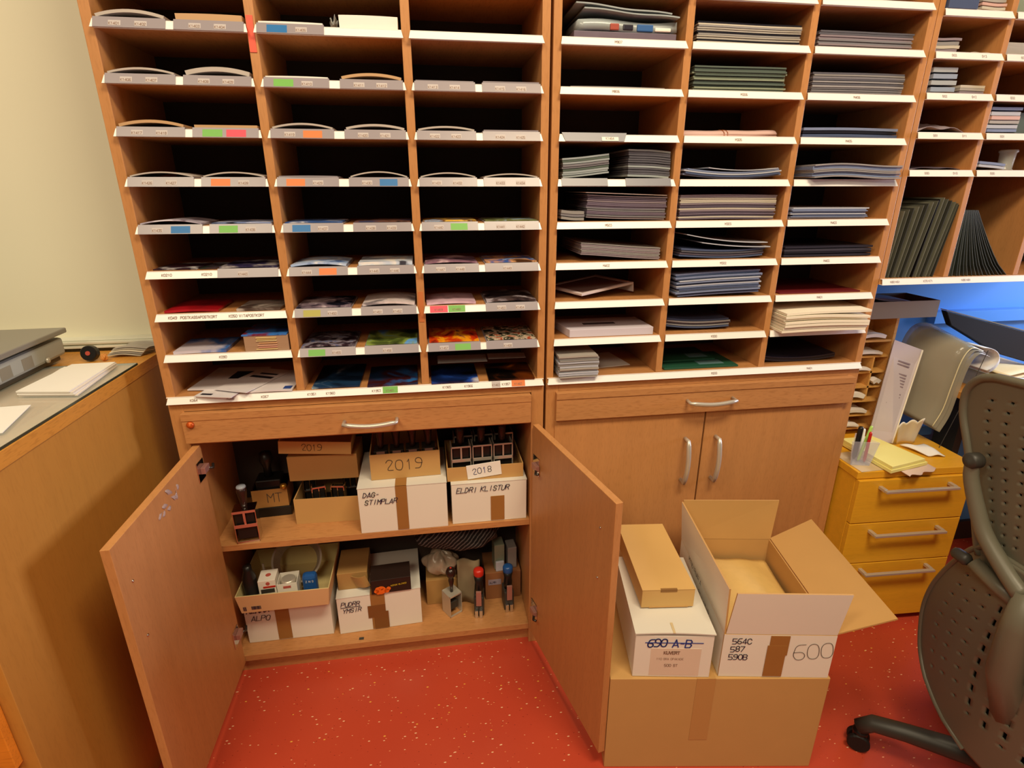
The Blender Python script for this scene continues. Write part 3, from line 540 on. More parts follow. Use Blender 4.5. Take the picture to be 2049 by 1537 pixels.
# hanging wall shelf
def b3(k): return z3(k)+.0178
t=thing('storage_box','white-lidded box with dark blue base, top of the wall shelf','box',(2.020,-.006,b3(4)))
BX(0,.085,0,.14,0,.022).build('box_base',BLG[2],t,bevel=.001); BX(-.001,.09,-.003,.145,.0222,.045).build('box_lid',CREAM,t,bevel=.001)
stack('paper_pack',5,2.125,2.200,b3(4),b3(4)+.045,[LGT[2],mat('pink_edge','#cfa89c',.5),LGT[0]],'pinkish paper pack','right of the storage box on the wall shelf',.15,.004,.004,None,'paper pack')
stack('paper_pack',4,2.022,2.100,b3(3),b3(3)+.034,[PUR[2],LGT[2],LGT[1]],'small grey pack','left in the second row of the wall shelf',.12,.01,.008,None,'paper pack')
stack('clear_box',4,2.030,2.108,b3(2),b3(2)+.062,[mat('bluish_box','#98a4b8',.15,var=.2),mat('clear_box_grey','#aab0b4',.15,var=.1)],'small clear plastic box','third row of the wall shelf',.10,.006,.005,None,'box')
stack('paper_pack',3,2.125,2.205,b3(2),b3(2)+.022,[PUR[2],LGT[0],LGT[2]],'low beige pack','right of the clear boxes on the wall shelf',.14,.01,.004,None,'paper pack')
for nm,lab,(xa,xb),k,h,cc in (('crumpled_paper','pinkish crumpled paper scrap in the second row of the wall shelf',(2.125,2.20),3,.008,LGT[2]),('plastic_bag','brownish curled plastic bag in the fourth row of the wall shelf',(2.022,2.17),1,.038,PUR[2]),('plastic_bag','flat dark plastic bag in the fifth row of the wall shelf',(2.03,2.19),0,.014,PUR[1])):
    m=MB().slab(lambda u,v:(xa+(xb-xa)*u,.012+.12*v,b3(k)+.002+h*math.sin(math.pi*u)*(.6+.3*math.sin(9*u+5*v))*(.6+.4*v)),14,6,.0015)
    tag(m.build(nm,cc,smooth=True),lab,'paper' if 'paper' in nm else 'plastic bag')
stack('paper_pack',6,2.236,2.335,b3(1),b3(1)+.066,[BLG[0],BLG[1],LGT[0],mat('pink_edge','#cfa89c',.5),BLG[1],BLG[0]],'bluish paper pack','in the right column of the wall shelf',.15,.004,.005,None,'paper pack')
tag(BX(2.345,2.43,.02,.15,b3(1),b3(1)+.055).build('storage_box',GRN[2],bevel=.002),'dark grey box right of the bluish packs on the wall shelf','box')
tag(BX(2.236,2.34,.01,.13,b3(3),b3(3)+.030).build('storage_box',LGT[0],bevel=.002),'beige low box at the right edge of the wall shelf','box')
tag(BX(2.236,2.40,.01,.13,b3(4),b3(4)+.04).build('storage_box',GRN[1],bevel=.002),'greenish box in the top right corner of the wall shelf','box')
m=MB().lathe([(.022,0),(.018,.004),(.020,.045),(.024,.05),(.022,.055),(0,.055)],(2.365,.04,b3(0)+.0002),18); tag(m.build('plastic_cup',CLEAR,smooth=True),'clear plastic beaker on the wall shelf, right column','cup')
stack('plastic_sleeve',2,2.236,2.325,b3(0),b3(0)+.016,[BLG[1],BLG[0]],'clear blue sleeve','beside the plastic beaker',.15,.0,.004,lambda u,v:.008*(1-u),'plastic sleeve')
# leaning dark sleeves, two tall slots
zt=1.2018
OLV=[mat('olive_sleeve_a','#6a6a5c',.3,var=.15,scale=40),mat('olive_sleeve_b','#57574c',.3,var=.15,scale=40),mat('olive_sleeve_c','#3a3a34',.3)]
for i in range(15):
    xb=2.0185+.0115*i; lean=.030+.0030*i*(1 if i<8 else .6); xt=xb+lean-.012
    if i==8: mm=BLACK
    else: mm=OLV[i%3]
    hgt=.225-.004*abs(i-9); th=.0022
    b_=[(xb,.006,zt),(xb+th,.006,zt),(xb+th,.23,zt),(xb,.23,zt)]; 
    xt=min(xt,2.2085-(14-i)*.0032)
    tp=[(xt,.006,zt+hgt),(xt+th,.006,zt+hgt),(xt+th,.23,zt+hgt),(xt,.23,zt+hgt)]
    o=MB().hexa(b_,tp).build('record_sleeve',mm); tag(o,'olive-grey thin sleeve leaning right in the first tall slot' if i!=8 else 'black thick-looking sleeve among the olive ones, first tall slot','sleeve','thin sleeves leaning in the first tall slot')
tag(BX(2.03,2.20,.01,.2,zt+.232,zt+.2335).build('card_sheet',OLV[1]),'flat dark card lying over the leaning sleeves, first tall slot','card') if 0 else None
DG=[mat('dark_green_folder','#343a34',.35,var=.2),mat('dark_green_folder_b','#4a504a',.35,var=.2)]
for i in range(16):
    xb0=2.2325+.0135*i+R.uniform(-.002,.002); xt0=2.2315+.0029*i; hgt=.190; th=.0019
    m=MB(); n=6; pts=[(xb0+(xt0-xb0)*(s/n)**.8,zt+hgt*s/n) for s in range(n+1)]
    vs=[];fs=[]
    for (x,z) in pts: vs+= [(x,.004,z),(x+th,.004,z),(x+th,.22,z),(x,.22,z)]
    for s in range(n):
        for q in range(4): fs.append((4*s+q,4*s+(q+1)%4,4*s+4+(q+1)%4,4*s+4+q))
    fs+=[(3,2,1,0),tuple(4*n+q for q in range(4))]
    m.add(vs,fs); tag(m.build('hanging_folder',DG[i%2]),'dark green folder fanned out in the second tall slot','folder','dark green folders fanned in the second tall slot')

# ================= INSIDE THE OPEN CABINET =================
def openbox(root,w_,d_,h,mo,mi_,th=.003,pairs=True,name='box_body'):
    m=MB()
    m.panel([(0,0,0),(w_,0,0),(w_,0,h),(0,0,h)],th,0,1)
    m.panel([(w_,th,0),(w_,d_-th,0),(w_,d_-th,h),(w_,th,h)],th,0,1)
    m.panel([(w_,d_,0),(0,d_,0),(0,d_,h),(w_,d_,h)],th,0,1)
    m.panel([(0,d_-th,0),(0,th,0),(0,th,h),(0,d_-th,h)],th,0,1)
    m.box(th,w_-th,th,d_-th,0,th,1)
    return m.build(name,[mo,mi_],root)
def whitebox(label,x0,x1,y0,d_,z,h,rz,tapex,words,tx=.018,tz=.10,wh=.019,tapetop=True,name='archive_box',seed=1,tapew=.033):
    t=thing(name,label,'cardboard box',(x0,y0,z),rz); w_=(x1-x0)/math.cos(rz)
    BX(0,w_,0,d_,0,h-.002).build('box_body',WBOX,t,bevel=.0012)
    BX(-.001,w_+.001,-.001,d_,h-.0018,h).build('lid',mat('white_lid','#d8d4ca',.55,var=.02),t)
    m=MB(); m.box(tapex,tapex+tapew,-.0018,-.0002,.004,h-.004)
    if tapetop: m.box(tapex,tapex+tapew,-.0018,.06,h+.0002,h+.0008); m.box(tapex,tapex+tapew,-.0018,-.0010,h-.004,h+.0008)
    m.build('tape',TAPE,t)
    m=MB()
    for i,wd in enumerate(words): write(m,wd,(tx+(0.003 if i else 0),-.0014,tz-i*wh*1.6),(1,0,0),(0,0,1),wh,wd=.0019,jit=.06,seed=seed+i,slant=.25,lift=.0009,adv=1.24)
    m.build('handwriting',INK,t)
    return t
ZS=.4802
whitebox('white box marked dag-stimplar with brown tape on the upper shelf',.450,.708,.007,.24,ZS,.152,0,.108,['DAG-','STIMPLAR'],.014,.122,.0155,seed=3)
whitebox('white box marked eldri klistur with short tape on the upper shelf',.722,.951,.014,.24,ZS,.138,0,.118,['ELDRI KLISTUR'],.014,.108,.0165,False,seed=9,tapew=.042)
# the tape on that box ends below the writing
o=[c for c in bpy.data.objects if c.parent and c.parent.get('label','').startswith('white box marked eldri') and c.name.startswith('tape')][0]
for v in o.data.vertices: v.co.z=min(v.co.z,.088)
def dater(loc,rz,label,frame=CHROME,knob=BROWN,group=None,h=.11,w_=.05,d_=.045,handle_top=None,fh=.062):
    t=thing('date_stamp',label,'date stamp',loc,rz,group)
    m=MB(); e=.0022
    for x in (0,w_-e): m.box(x,x+e,0,d_,0,fh)
    m.box(0,w_,0,e,fh-.007,fh); m.box(0,w_,0,e,fh*.5,fh*.5+.006); m.box(w_/2-.003,w_/2+.003,0,e,fh*.58,fh-.007); m.box(0,w_,0,e,0,.006)
    m.box(0,w_,0,d_,fh-.002,fh+.0005); m.build('frame',frame,t,bevel=.0005)
    MB().box(.006,w_-.006,.006,d_-.006,.012,fh-.010).build('date_wheels',BLACK,t,bevel=.001)
    MB().lathe([(.008,fh+.0005),(.009,fh+.012),(.0115,h-.02),(.0145,h),(.012,h+.010),(.0,h+.012)],(w_/2,d_/2,0),14).build('handle',knob,t,smooth=True)
    if handle_top: MB().lathe([(.0125,h+.0085),(.0135,h+.011),(.012,h+.015),(0,h+.016)],(w_/2,d_/2,0),14).build('handle_cap',handle_top,t,smooth=True)
    return t
def dup(root,loc,rz,label):
    r=root.copy(); COL.objects.link(r); r.location=loc; r.rotation_euler=(0,0,rz); r['label']=label
    for ch in list(root.children):
        c=ch.copy(); COL.objects.link(c); c.parent=r
    return r
# open box 2019 on the dag-stimplar box
ZD=.6333
t=thing('open_box','open brown box marked 2019 holding four dark stamps','cardboard box',(.488,.049,ZD),.03)
openbox(t,.205,.18,.082,KRAFT,KRAFT); m=MB(); write(m,'2019',(.045,0,.028),(1,0,0),(0,0.0,1),.034,wd=.0018,jit=.05,seed=5,adv=1.35,mi=0); m.v=[(a,b_-.0006,c) for a,b_,c in m.v]; m.build('handwriting',PENCIL,t)
s0=None
for i in range(4):
    loc=(.500+.047*i,.062+.001*i,ZD+.0045); lab='dark handled stamp in the 2019 box, %s from the left'%['first','second','third','fourth'][i]
    if s0 is None: s0=dater(loc,.03,lab,DARKM,BROWN,'stamps in the 2019 box',h=.142,w_=.040,fh=.082); BX(.008,.032,-.002,-.0005,.073,.081).build('copper_plate',PINKM,s0)
    else: dup(s0,loc,.03,lab)
# open box 2018 on the eldri box
ZE=.6185
t=thing('open_box','open brown box with a white 2018 card holding chrome stamps','cardboard box',(.7115,.032,ZE),0)
openbox(t,.232,.20,.045,KRAFT,KRAFT)
c_=BX(0,.104,-.0025,-.0008,0,.046).build('white_card',PAPER,t,bevel=.0004); put(c_,(.062,0,.004),0,(0,-.10,0))
m=MB(); write(m,'2018',(.017,-.0027,.014),(1,0,0),(0,0,1),.019,wd=.0016,jit=.04,seed=8,adv=1.3); m.build('handwriting',INKB,c_)
s1=None
for j in range(2):
    for i in range(3):
        loc=(.727+.064*i+.012*j,.046+.075*j+.002*i,ZE+.0045+.0*j); lab='chrome framed stamp in the 2018 box, %s row, %s from the left'%(['front','back'][j],['first','second','third'][i])
        if s1 is None:
            s1=thing('date_stamp',lab,'date stamp',loc,.04,'chrome stamps in the 2018 box')
            m=MB(); w_=.060; 
            m.box(0,.003,0,.05,.0,.102); m.box(w_-.003,w_,0,.05,.0,.102); m.box(0,w_,0,.003,.097,.102); m.box(0,w_,0,.003,.050,.060); m.box(w_/2-.0025,w_/2+.0025,0,.003,.060,.097)
            m.build('frame',mat('satin_steel','#b8b0a4',.3,metal=.55),s1,bevel=.0005); BX(.006,w_-.006,.008,.045,.004,.095).build('date_wheels',BLACK,s1,bevel=.001)
            MB().lathe([(.006,.095),(.010,.11),(.013,.145),(.011,.155),(0,.157)],(w_/2,.026,0),14).build('handle',BROWN,s1,smooth=True)
        else: dup(s1,loc,.04,lab)
# lower brown box with stamps, and the lidded one on top of it
t=thing('open_box','open brown box of loose stamps on the upper shelf','cardboard box',(.248,.088,ZS),-.03)
openbox(t,.195,.17,.085,KRAFT,KRAFT)
s2=None
for i,(xx,yy,a) in enumerate(((.30,.105,.2),(.355,.11,-.15),(.262,.165,.05),(.385,.165,.1))):
    lab='loose dark stamp lying in the lower brown box, %s'%['front left','front right','back left','back right'][i]
    if s2 is None:
        s2=thing('date_stamp',lab,'date stamp',(xx,yy,ZS+.0205),a,'loose stamps in the lower brown box')
        m=MB(); m.box(0,.042,0,.003,.085,.090); m.box(0,.042,0,.003,0.045,.050); m.box(0,.003,0,.03,0,.090); m.box(.039,.042,0,.03,0,.090); m.box(.02,.023,0,.003,.05,.085); m.build('frame',CHROME,s2,bevel=.0005)
        BX(.005,.037,.004,.03,.002,.080).build('date_wheels',BLACK,s2,bevel=.001)
    else: dup(s2,(xx,yy,ZS+.0205),a,lab)
tag(BX(.264,.428,.105,.235,ZS+.0040,ZS+.020).build('foam_pad',DGREY),'dark pad under the loose stamps in the lower brown box','pad')
t=thing('brown_box','closed brown box sitting on the box of loose stamps','cardboard box',(.232,.140,ZS+.1205),-.03)
BX(0,.208,0,.13,0,.083).build('box_body',KRAFT,t,bevel=.0015)
t=thing('box_lid','tilted brown lid marked 2019 on the closed brown box','box lid',(.220,.112,ZS+.2310),0,rot=(0.0,.085,0.0))
openbox(t,.208,.155,.040,KRAFT2,KRAFT2,name='lid_body'); m=MB(); write(m,'2019',(.066,0,.011),(1,0,0),(0,0,1),.020,wd=.0012,jit=.05,seed=2,adv=1.2); m.v=[(a,b_-.0006,c) for a,b_,c in m.v]; m.build('handwriting',PENCIL,t)
# left back corner things
t=thing('wooden_box','small wooden box marked MT at the back left of the upper shelf','box',(.112,.145,ZS+.032),.06)
openbox(t,.105,.10,.062,mat('plain_wood','#a87840',.6,var=.1),BROWN,.004); m=MB(); write(m,'MT',(.045,0,.018),(1,0,0),(0,0,1),.030,wd=.0018,jit=.03,seed=4); m.v=[(a,b_-.0006,c) for a,b_,c in m.v]; m.build('handwriting',PENCIL,t)
tag(put(BX(0,.115,0,.11,0,.0318).build('dark_case',BLACK,bevel=.002),(.108,.140,ZS),.06),'black flat case under the wooden box','case')
t=thing('date_stamp','big black stamp with a pale plate standing in the wooden box','date stamp',(.125,.155,ZS+.0365),.06)
BX(0,.075,0,.06,0,.085).build('stamp_body',BLACK,t,bevel=.004); BX(.004,.04,-.0012,0,.036,.050).build('pale_plate',mat('aged_plate','#9a8a68',.5),t)
MB().lathe([(.012,.085),(.012,.12),(.020,.14),(.018,.165),(0,.17)],(.035,.03,0),16).build('handle',BLACK,t,smooth=True)
tag(put(MB().lathe([(.004,0),(.010,.004),(.011,.010),(.008,.016),(0,.018)],(0,0,0),16).build('brass_knob',mat('brass','#b88838',.3,metal=.8),smooth=True),(.209,.147,ZS+.0946)),'small brass knob on the edge of the wooden box','knob')
t=dater((.099,.008,ZS),.12,'copper-fronted chrome stamp with a brown handle at the left front of the upper shelf',CHROME,BROWN,None,h=.160,w_=.062,d_=.046,fh=.105,handle_top=mat('grey_cap','#8a909a',.3))
m=MB(); m.box(0,.062,-.0015,-.0002,.099,.106); m.box(0,.062,-.0015,-.0002,.052,.062); m.box(.028,.034,-.0015,-.0002,.07,.099); m.build('copper_front',mat('copper_front','#b0604e',.35),t)

# ---- lower shelf
ZB=.0785
whitebox('white box marked alpo half hidden under the beige tray',.060,.322,.052,.215,ZB,.158,0,.092,['ALPO'],.018,.085,.019,False,seed=6,tapew=.042)
bo=[c for c in bpy.data.objects if c.parent and c.parent.get('label','').startswith('white box marked alpo') and c.name.startswith('handwriting')][0]
m=MB(); write(m,'RENNA',(.008,-.0014,.116),(1,0,0),(0,0,1),.018,wd=.0024,jit=.05,seed=12,slant=.25,lift=.0009); m.build('handwriting',INK,bo.parent)
t=whitebox('white box marked pudar ymsir with crossed tape on the lower shelf',.343,.608,.046,.215,ZB,.142,.05,.105,['PUDRR','YMSIR'],.012,.108,.0155,True,seed=15,tapew=.045)
BX(.094,.150,-.0026,-.0019,.050,.098).build('tape',mat('brown_tape_darker','#7c5026',.25),t); BX(.112,.158,-.0030,-.0020,.004,.070).build('tape',mat('brown_tape_darker','#7c5026',.25),t)
BX(.010,.072,-.0022,-.0012,.1030,.1042).build('underline',INK,t)
t=thing('plastic_tray','beige tray with a barcode on the box marked alpo','tray',(.066,-.004,ZB+.1585),.0)
W_,D_,Hh=.272,.235,.068
m=MB(); th=.003; a0=.008
def wall(p,q,inn): pass
o_t=[(0,0),(W_,0),(W_,D_),(0,D_)]; o_b=[(a0,a0),(W_-a0,a0),(W_-a0,D_-a0),(a0,D_-a0)]
for i in range(4):
    j=(i+1)%4; m.panel([o_b[i]+(0,),o_b[j]+(0,),o_t[j]+(Hh,),o_t[i]+(Hh,)],th,0,1)
m.box(a0,W_-a0,a0,D_-a0,0,th,1)
m.build('tray_body',[TRAYB,mat('tray_inner','#cdbb82',.5)],t,bevel=.001)
m=MB(); rr=random.Random(5); x=.040
wq=lambda x,z:(x,a0*(1-z/Hh)-.0009,z)
def bar(x0,x1,z0,z1): m.panel([wq(x0,z0),wq(x1,z0),wq(x1,z1),wq(x0,z1)],.0004)
while x<.068: w2=rr.choice((.0006,.001,.0016)); bar(x,x+w2,.012,.025); x+=w2+rr.choice((.0006,.001))
for x in (.016,.0185,.021,.0235): bar(x,x+.0015,.009,.025)
m.build('barcode',INK,t)
ZT=ZB+.1585+.0032
t=thing('glue_bottle','black bottle with grey base at the left of the beige tray','bottle',(.100,.040,ZT))
MB().lathe([(.020,0),(.021,.035),(.0195,.036),(.020,.10),(.012,.125),(.012,.14),(0,.141)],(0,0,0),18).build('bottle_body',BLACK,t,smooth=True)
MB().lathe([(.0215,0),(.0222,.034),(.0205,.036)],(0,0,0),18).build('grey_base',mat('grey_plastic','#8a8684',.4),t,smooth=True)
t=thing('ink_box','small white and red ink box with a dark print, in the beige tray','box',(.128,.022,ZT),.06)
BX(0,.050,0,.055,0,.092).build('box_body',WBOX,t,bevel=.001); m=MB(); m.box(.014,.049,-.001,0,.066,.072); m.build('red_band',RED,t)
BX(.006,.045,-.001,0,.048,.062).build('dark_print',DGREY,t); m=MB(); m.lathe([(.006,0),(.006,.0006)],(.028,0,.081),14,rot=Matrix.Rotation(math.pi/2,3,'X')); m.lathe([(.008,.0),(.008,.0006)],(.026,.028,.092),14); m.build('red_oval',mat('faded_red','#b8564c',.5),t)
t=thing('ink_box','open white box holding a round silver pad, in the beige tray','box',(.181,.022,ZT),.06)
openbox(t,.058,.058,.074,WBOX,WBOX,.0015); MB().lathe([(.006,0),(.020,.001),(.022,.060),(.020,.070),(.017,.0705),(0,.070)],(.029,.029,.002),20).build('round_pad',METAL,t,smooth=True)
BX(.018,.040,-.0008,-.0001,.058,.066).build('red_print',mat('faded_red','#b8564c',.5),t)
t=thing('pocket_stamp','blue rounded pocket stamp in the beige tray','stamp',(.252,.030,ZT+.0),.02)
BX(0,.044,0,.032,0,.088).build('stamp_body',BLUE,t,bevel=.011); m=MB(); write(m,'Z N S',(.012,-.0012,.066),(1,0,0),(0,0,1),.007,wd=.0008,mi=0); m.build('lettering',WHITE,t)
t=thing('tape_roll','large white tape reel with faded lettering, back of the beige tray','tape reel',(.215,.155,ZT+.062),0,rot=(.75,0,.1))
MB().lathe([(.058,-.02),(.066,-.02),(.078,.020),(.072,.020),(.058,-.02)],(0,0,0),36,caps=False).build('reel',mat('greyish_white','#a89a88',.5),t,smooth=False)
t=thing('glue_tube','thin white glue tube leaning behind the ink box','tube',(.128,.092,ZT)); MB().lathe([(.010,0),(.011,.07),(.004,.085),(.003,.105),(0,.106)],(0,0,0),14).build('tube_body',mat('greyish_white','#a89a88',.5),t,smooth=True)
# brown box with flap right of tray
t=thing('open_box','brown box with a torn flap beside the beige tray','cardboard box',(.346,.085,ZB+.1425),.02)
BX(0,.095,0,.13,0,.062).build('box_body',mat('olive_kraft','#a8814a',.7,var=.05),t,bevel=.001)
m=MB().slab(lambda u,v:(.045+.045*u+.014*v,-.002-.018*math.sin(u*2.2),.052-.045*v*.9+.008*u),8,4,.002); m.build('torn_flap',mat('olive_kraft','#a8814a',.7,var=.05),t)
# glove packet
t=thing('glove_packet','black packet with an orange glove picture on the pudar ymsir box','packet',(.455,.045,ZB+.1425+.002),0,rot=(.10,0,.06))
BX(0,.125,0,.07,0,.056).build('packet_body',mat('dark_brown_card','#241610',.5),t,bevel=.001)
m=MB(); rr=random.Random(2)
m.lathe([(.016,0),(.016,.0012)],(.030,-.0002,.014),18,rot=Matrix.Rotation(math.pi/2,3,'X')); 
for (cx,cz,r_) in ((.020,.020,.008),(.016,.012,.008),(.022,.006,.0075),(.038,.012,.010),(.048,.010,.008),(.054,.018,.007),(.032,.022,.007)): m.lathe([(r_,0),(r_,.0013)],(cx,-.0003,cz),14,rot=Matrix.Rotation(math.pi/2,3,'X'))
m.build('glove_picture',ORANGE,t); m=MB(); write(m,'NORSK GLOVES',(.062,-.0012,.026),(1,0,.08),(0,0,1),.0055,wd=.0012); m.build('lettering',mat('yellow_print','#c8b030',.5),t)
# striped bag
m=bpy.data.materials.new('striped_cloth'); m.use_nodes=True; nt=m.node_tree; bb=nt.nodes['Principled BSDF']; bb.inputs['Roughness'].default_value=.9
tc=nt.nodes.new('ShaderNodeTexCoord'); wv=nt.nodes.new('ShaderNodeTexWave'); wv.inputs['Scale'].default_value=30; wv.inputs['Distortion'].default_value=1.2; wv.inputs['Detail'].default_value=1; wv.inputs['Detail Scale'].default_value=3
mp=nt.nodes.new('ShaderNodeMapping'); mp.inputs['Rotation'].default_value=(0,-.75,.2); nt.links.new(tc.outputs['Object'],mp.inputs[0]); nt.links.new(mp.outputs[0],wv.inputs['Vector'])
rp=nt.nodes.new('ShaderNodeValToRGB'); rp.color_ramp.elements[0].position=.66; rp.color_ramp.elements[0].color=(.006,.007,.008,1); rp.color_ramp.elements[1].position=.78; rp.color_ramp.elements[1].color=(.13,.14,.14,1)
nt.links.new(wv.outputs['Fac'],rp.inputs[0]); nt.links.new(rp.outputs[0],bb.inputs['Base Color'])
def blob(name,c,r,seed,mm,label,cat,amp=.12,fr=3.0,nu=36,nv=20,sq=1.0):
    rr=random.Random(seed); ph=[rr.uniform(0,6) for _ in range(6)]; mb=MB(); vs=[];fs=[]
    for j in range(nv+1):
        th=math.pi*j/nv
        for i in range(nu):
            p=2*math.pi*i/nu; k=1+amp*(math.sin(fr*p+ph[0])*math.sin(2*th+ph[1])+.6*math.sin(5*p+ph[2]+3*th)+.4*math.cos(9*p+ph[3]-5*th))
            sx=math.copysign(abs(math.cos(p))**sq,math.cos(p)); sy=math.copysign(abs(math.sin(p))**sq,math.sin(p))
            vs.append((r[0]*k*math.sin(th)*sx,r[1]*k*math.sin(th)*sy,r[2]*(math.cos(th))*(k if math.cos(th)>0 else 1)))
    for j in range(nv):
        for i in range(nu): fs.append((j*nu+i,(j+1)*nu+i,(j+1)*nu+(i+1)%nu,j*nu+(i+1)%nu))
    mb.add(vs,fs); o=mb.build(name,mm,smooth=True); o.location=c
    return tag(o,label,cat) if label else o
blob('striped_bag',(.745,.150,ZB+.290),(.145,.080,.060),4,m,'black and white striped cloth bag stuffed under the upper shelf','cloth bag',.12)
tag(BX(.625,.765,.14,.24,ZB,ZB+.100).build('brown_box',mat('olive_kraft','#a8814a',.7,var=.05),bevel=.001),'plain brown box behind the standing stamps','cardboard box')
blob('plastic_bag',(.680,.170,ZB+.152),(.056,.042,.044),9,mat('crinkled_white_film','#a89884',.25,var=.25,scale=60,bump=.8),'crinkled clear plastic bag on the brown box behind the stamps','plastic bag',.14,7)
t=thing('cloth_roll','grey-beige cloth hanging behind the dark-handled stamp','cloth',(.735,.125,ZB))
m=MB().slab(lambda u,v:(.075*u,.01*math.sin(u*6),.18*v+.002),12,6,.004); m.build('cloth_sheet',mat('beige_cloth','#8c7c60',.9,var=.1),t,smooth=True)
t=thing('brown_box','brown box with a handwritten paper label at the right back','cardboard box',(.830,.135,ZB),.0)
BX(0,.125,0,.12,0,.110).build('box_body',mat('reddish_kraft','#93603a',.7,var=.05),t,bevel=.001)
BX(.010,.055,-.001,-.0001,.060,.082).build('paper_label',mat('lilac_label','#9a8f9c',.6),t); m=MB(); write(m,'ALMR',(.014,-.001,.066),(1,0,0),(0,0,1),.008,wd=.001,jit=.08); m.build('handwriting',INK,t)
for nm,lab,loc,dm,mm in (('paper_pack','greyish white pack standing on the labelled brown box, left one',(.865,.15,ZB+.1105),(.036,.05,.10),GRN[1]),('paper_pack','small teal and white pack in front of the greyish ones',(.868,.138,ZB+.1102),(.030,.01,.040),BLG[1]),('paper_pack','greyish white pack at the right wall of the cabinet',(.912,.15,ZB+.1105),(.032,.05,.085),LGT[1])):
    o=BX(0,dm[0],0,dm[1],0,dm[2]).build(nm,mm,bevel=.003); put(o,loc,.08); tag(o,lab,'pack')
# three standing stamps in front
def ringstamp():
    t=thing('date_stamp','open metal stamp turned askew with a dark ball handle, lower shelf','date stamp',(.703,.062,ZB),.55)
    m=MB(); e=.002; w_,d_,h=.048,.050,.085
    for x in (0,w_-e): m.hexa([(x,0,0),(x+e,0,0),(x+e,d_,0),(x,d_,0)],[(x,0,h),(x+e,0,h),(x+e,d_,h),(x,d_,h)])
    m.box(0,w_,d_-e,d_,0,h); m.box(0,w_,0,.004,h-.006,h); m.box(0,w_,0,.004,0,.006); m.box(e,w_-e,e,d_-e,h-.004,h-.002); m.build('frame',METAL,t,bevel=.0005)
    BX(.010,.038,.012,.04,.02,.05).build('date_wheels',DGREY,t,bevel=.002)
    MB().lathe([(.005,h-.002),(.006,h+.02),(.010,h+.045),(.008,h+.055),(.0155,h+.065),(.0175,h+.078),(.013,h+.090),(0,h+.094)],(w_/2,d_/2,0),20).build('handle',BROWN,t,smooth=True)
    MB().lathe([(.004,h+.0935),(.003,h+.096),(0,h+.0965)],(w_/2,d_/2,0),12).build('red_dot',RED,t,smooth=True)
ringstamp()
for lab,loc,rz,top,hh in (('dark stamp with a bright red cap, lower shelf',(.782,.056,ZB),-.12,RED,.150),('dark stamp with a blue cap nearest the cabinet wall',(.888,.066,ZB),.04,BLUE,.142)):
    t=thing('numbering_stamp',lab,'date stamp',loc,rz)
    MB().box(0,.034,.004,.060,0,.075).build('stamp_body',DGREY,t,bevel=.004)
    m=MB(); m.box(.008,.026,-.004,.004,.048,.105); m.build('copper_plate',PINKM,t,bevel=.001)
    m=MB(); m.box(.003,.014,-.006,.004,.0,.030); m.box(.018,.029,-.006,.004,0,.030); m.build('front_feet',CHROME,t,bevel=.001)
    MB().lathe([(.013,.075),(.015,.10),(.013,.12),(.017,hh)],(.017,.030,0),18).build('handle',BLACK,t,smooth=True)
    MB().lathe([(.0165,hh),(.0175,hh+.003),(.0175,hh+.017),(.0155,hh+.022),(.008,hh+.0245),(0,hh+.025)],(.017,.030,0),18).build('cap',top,t,smooth=True)
tag(BX(.405,.420,.012,.022,ZB,ZB+.0006).build('sticker_scrap',DGREY),'tiny grey sticker scrap on the cabinet bottom edge','sticker')

# ================= BOXES IN FRONT =================
A9=-.150
t=thing('carton','large brown carton on the floor carrying the white boxes','carton',(1.0805,-.456,0),A9)
m=BX(0,.547,0,.36,0,.3065).build('carton_body',KRAFT,t,bevel=.002)
m=MB(); m.box(.215,.262,-.001,-.0002,.10,.306); m.box(.215,.262,-.001,.36,.3066,.3072); m.build('tape',mat('glossy_clear_tape','#b88c54',.15,var=.02),t)
a=-.172
t=thing('archive_box','white lidded box marked 690 A-B with a kuvert label','cardboard box',(1.136,-.457,.3075),a)
BX(0,.190,0,.29,0,.128).build('box_body',WBOX,t,bevel=.0015)
m=MB(); m.slab(lambda u,v:(-.002+.194*u,-.003+.295*v,.1365+.004*math.sin(math.pi*u)*(1-v)**3),12,6,.003,0); m.build('lid',mat('white_lid','#d8d4ca',.55,var=.02),t,smooth=False)
m=MB(); write(m,'690 A-B',(.030,-.0005,.095),(1,0,0),(0,0,1),.023,wd=.0032,jit=.06,seed=21,adv=1.1,slant=.1); m.box(.024,.165,-.0011,-.0005,.1065,.1085); m.build('handwriting',INKB,t)
BX(.040,.162,-.0006,-.0001,.006,.090).build('paper_label',mat('faded_label','#dcc8b4',.6),t)
m=MB(); write(m,'KUVERT',(.072,-.0007,.073),(1,0,0),(0,0,1),.0085,wd=.0019); write(m,'500 ST',(.076,-.0007,.034),(1,0,0),(0,0,1),.0075,wd=.0010); write(m,'110 GRA OPAKADE',(.055,-.0007,.055),(1,0,0),(0,0,1),.006,wd=.0006); m.build('printing',PRINT,t)
BX(.088,.094,-.0042,.03,.1405,.1412).build('tape',mat('pale_tape','#cdb890',.3),t); 
t=thing('brown_box','narrow closed brown box lying on the white 690 box','cardboard box',(1.176,-.384,.4495),-.115)
BX(0,.134,0,.286,0,.0525).build('box_body',KRAFT2,t,bevel=.001)
BX(-.0008,.1348,-.0008,.286,.0528,.0545).build('lid',KRAFT2,t,bevel=.0005); BX(.046,.088,-.0014,.004,.048,.0552).build('tuck_tab',mat('dark_slot','#8a6436',.7),t); BX(.02,.12,-.001,.004,-.0005,.002).build('lower_tab',KRAFT,t)
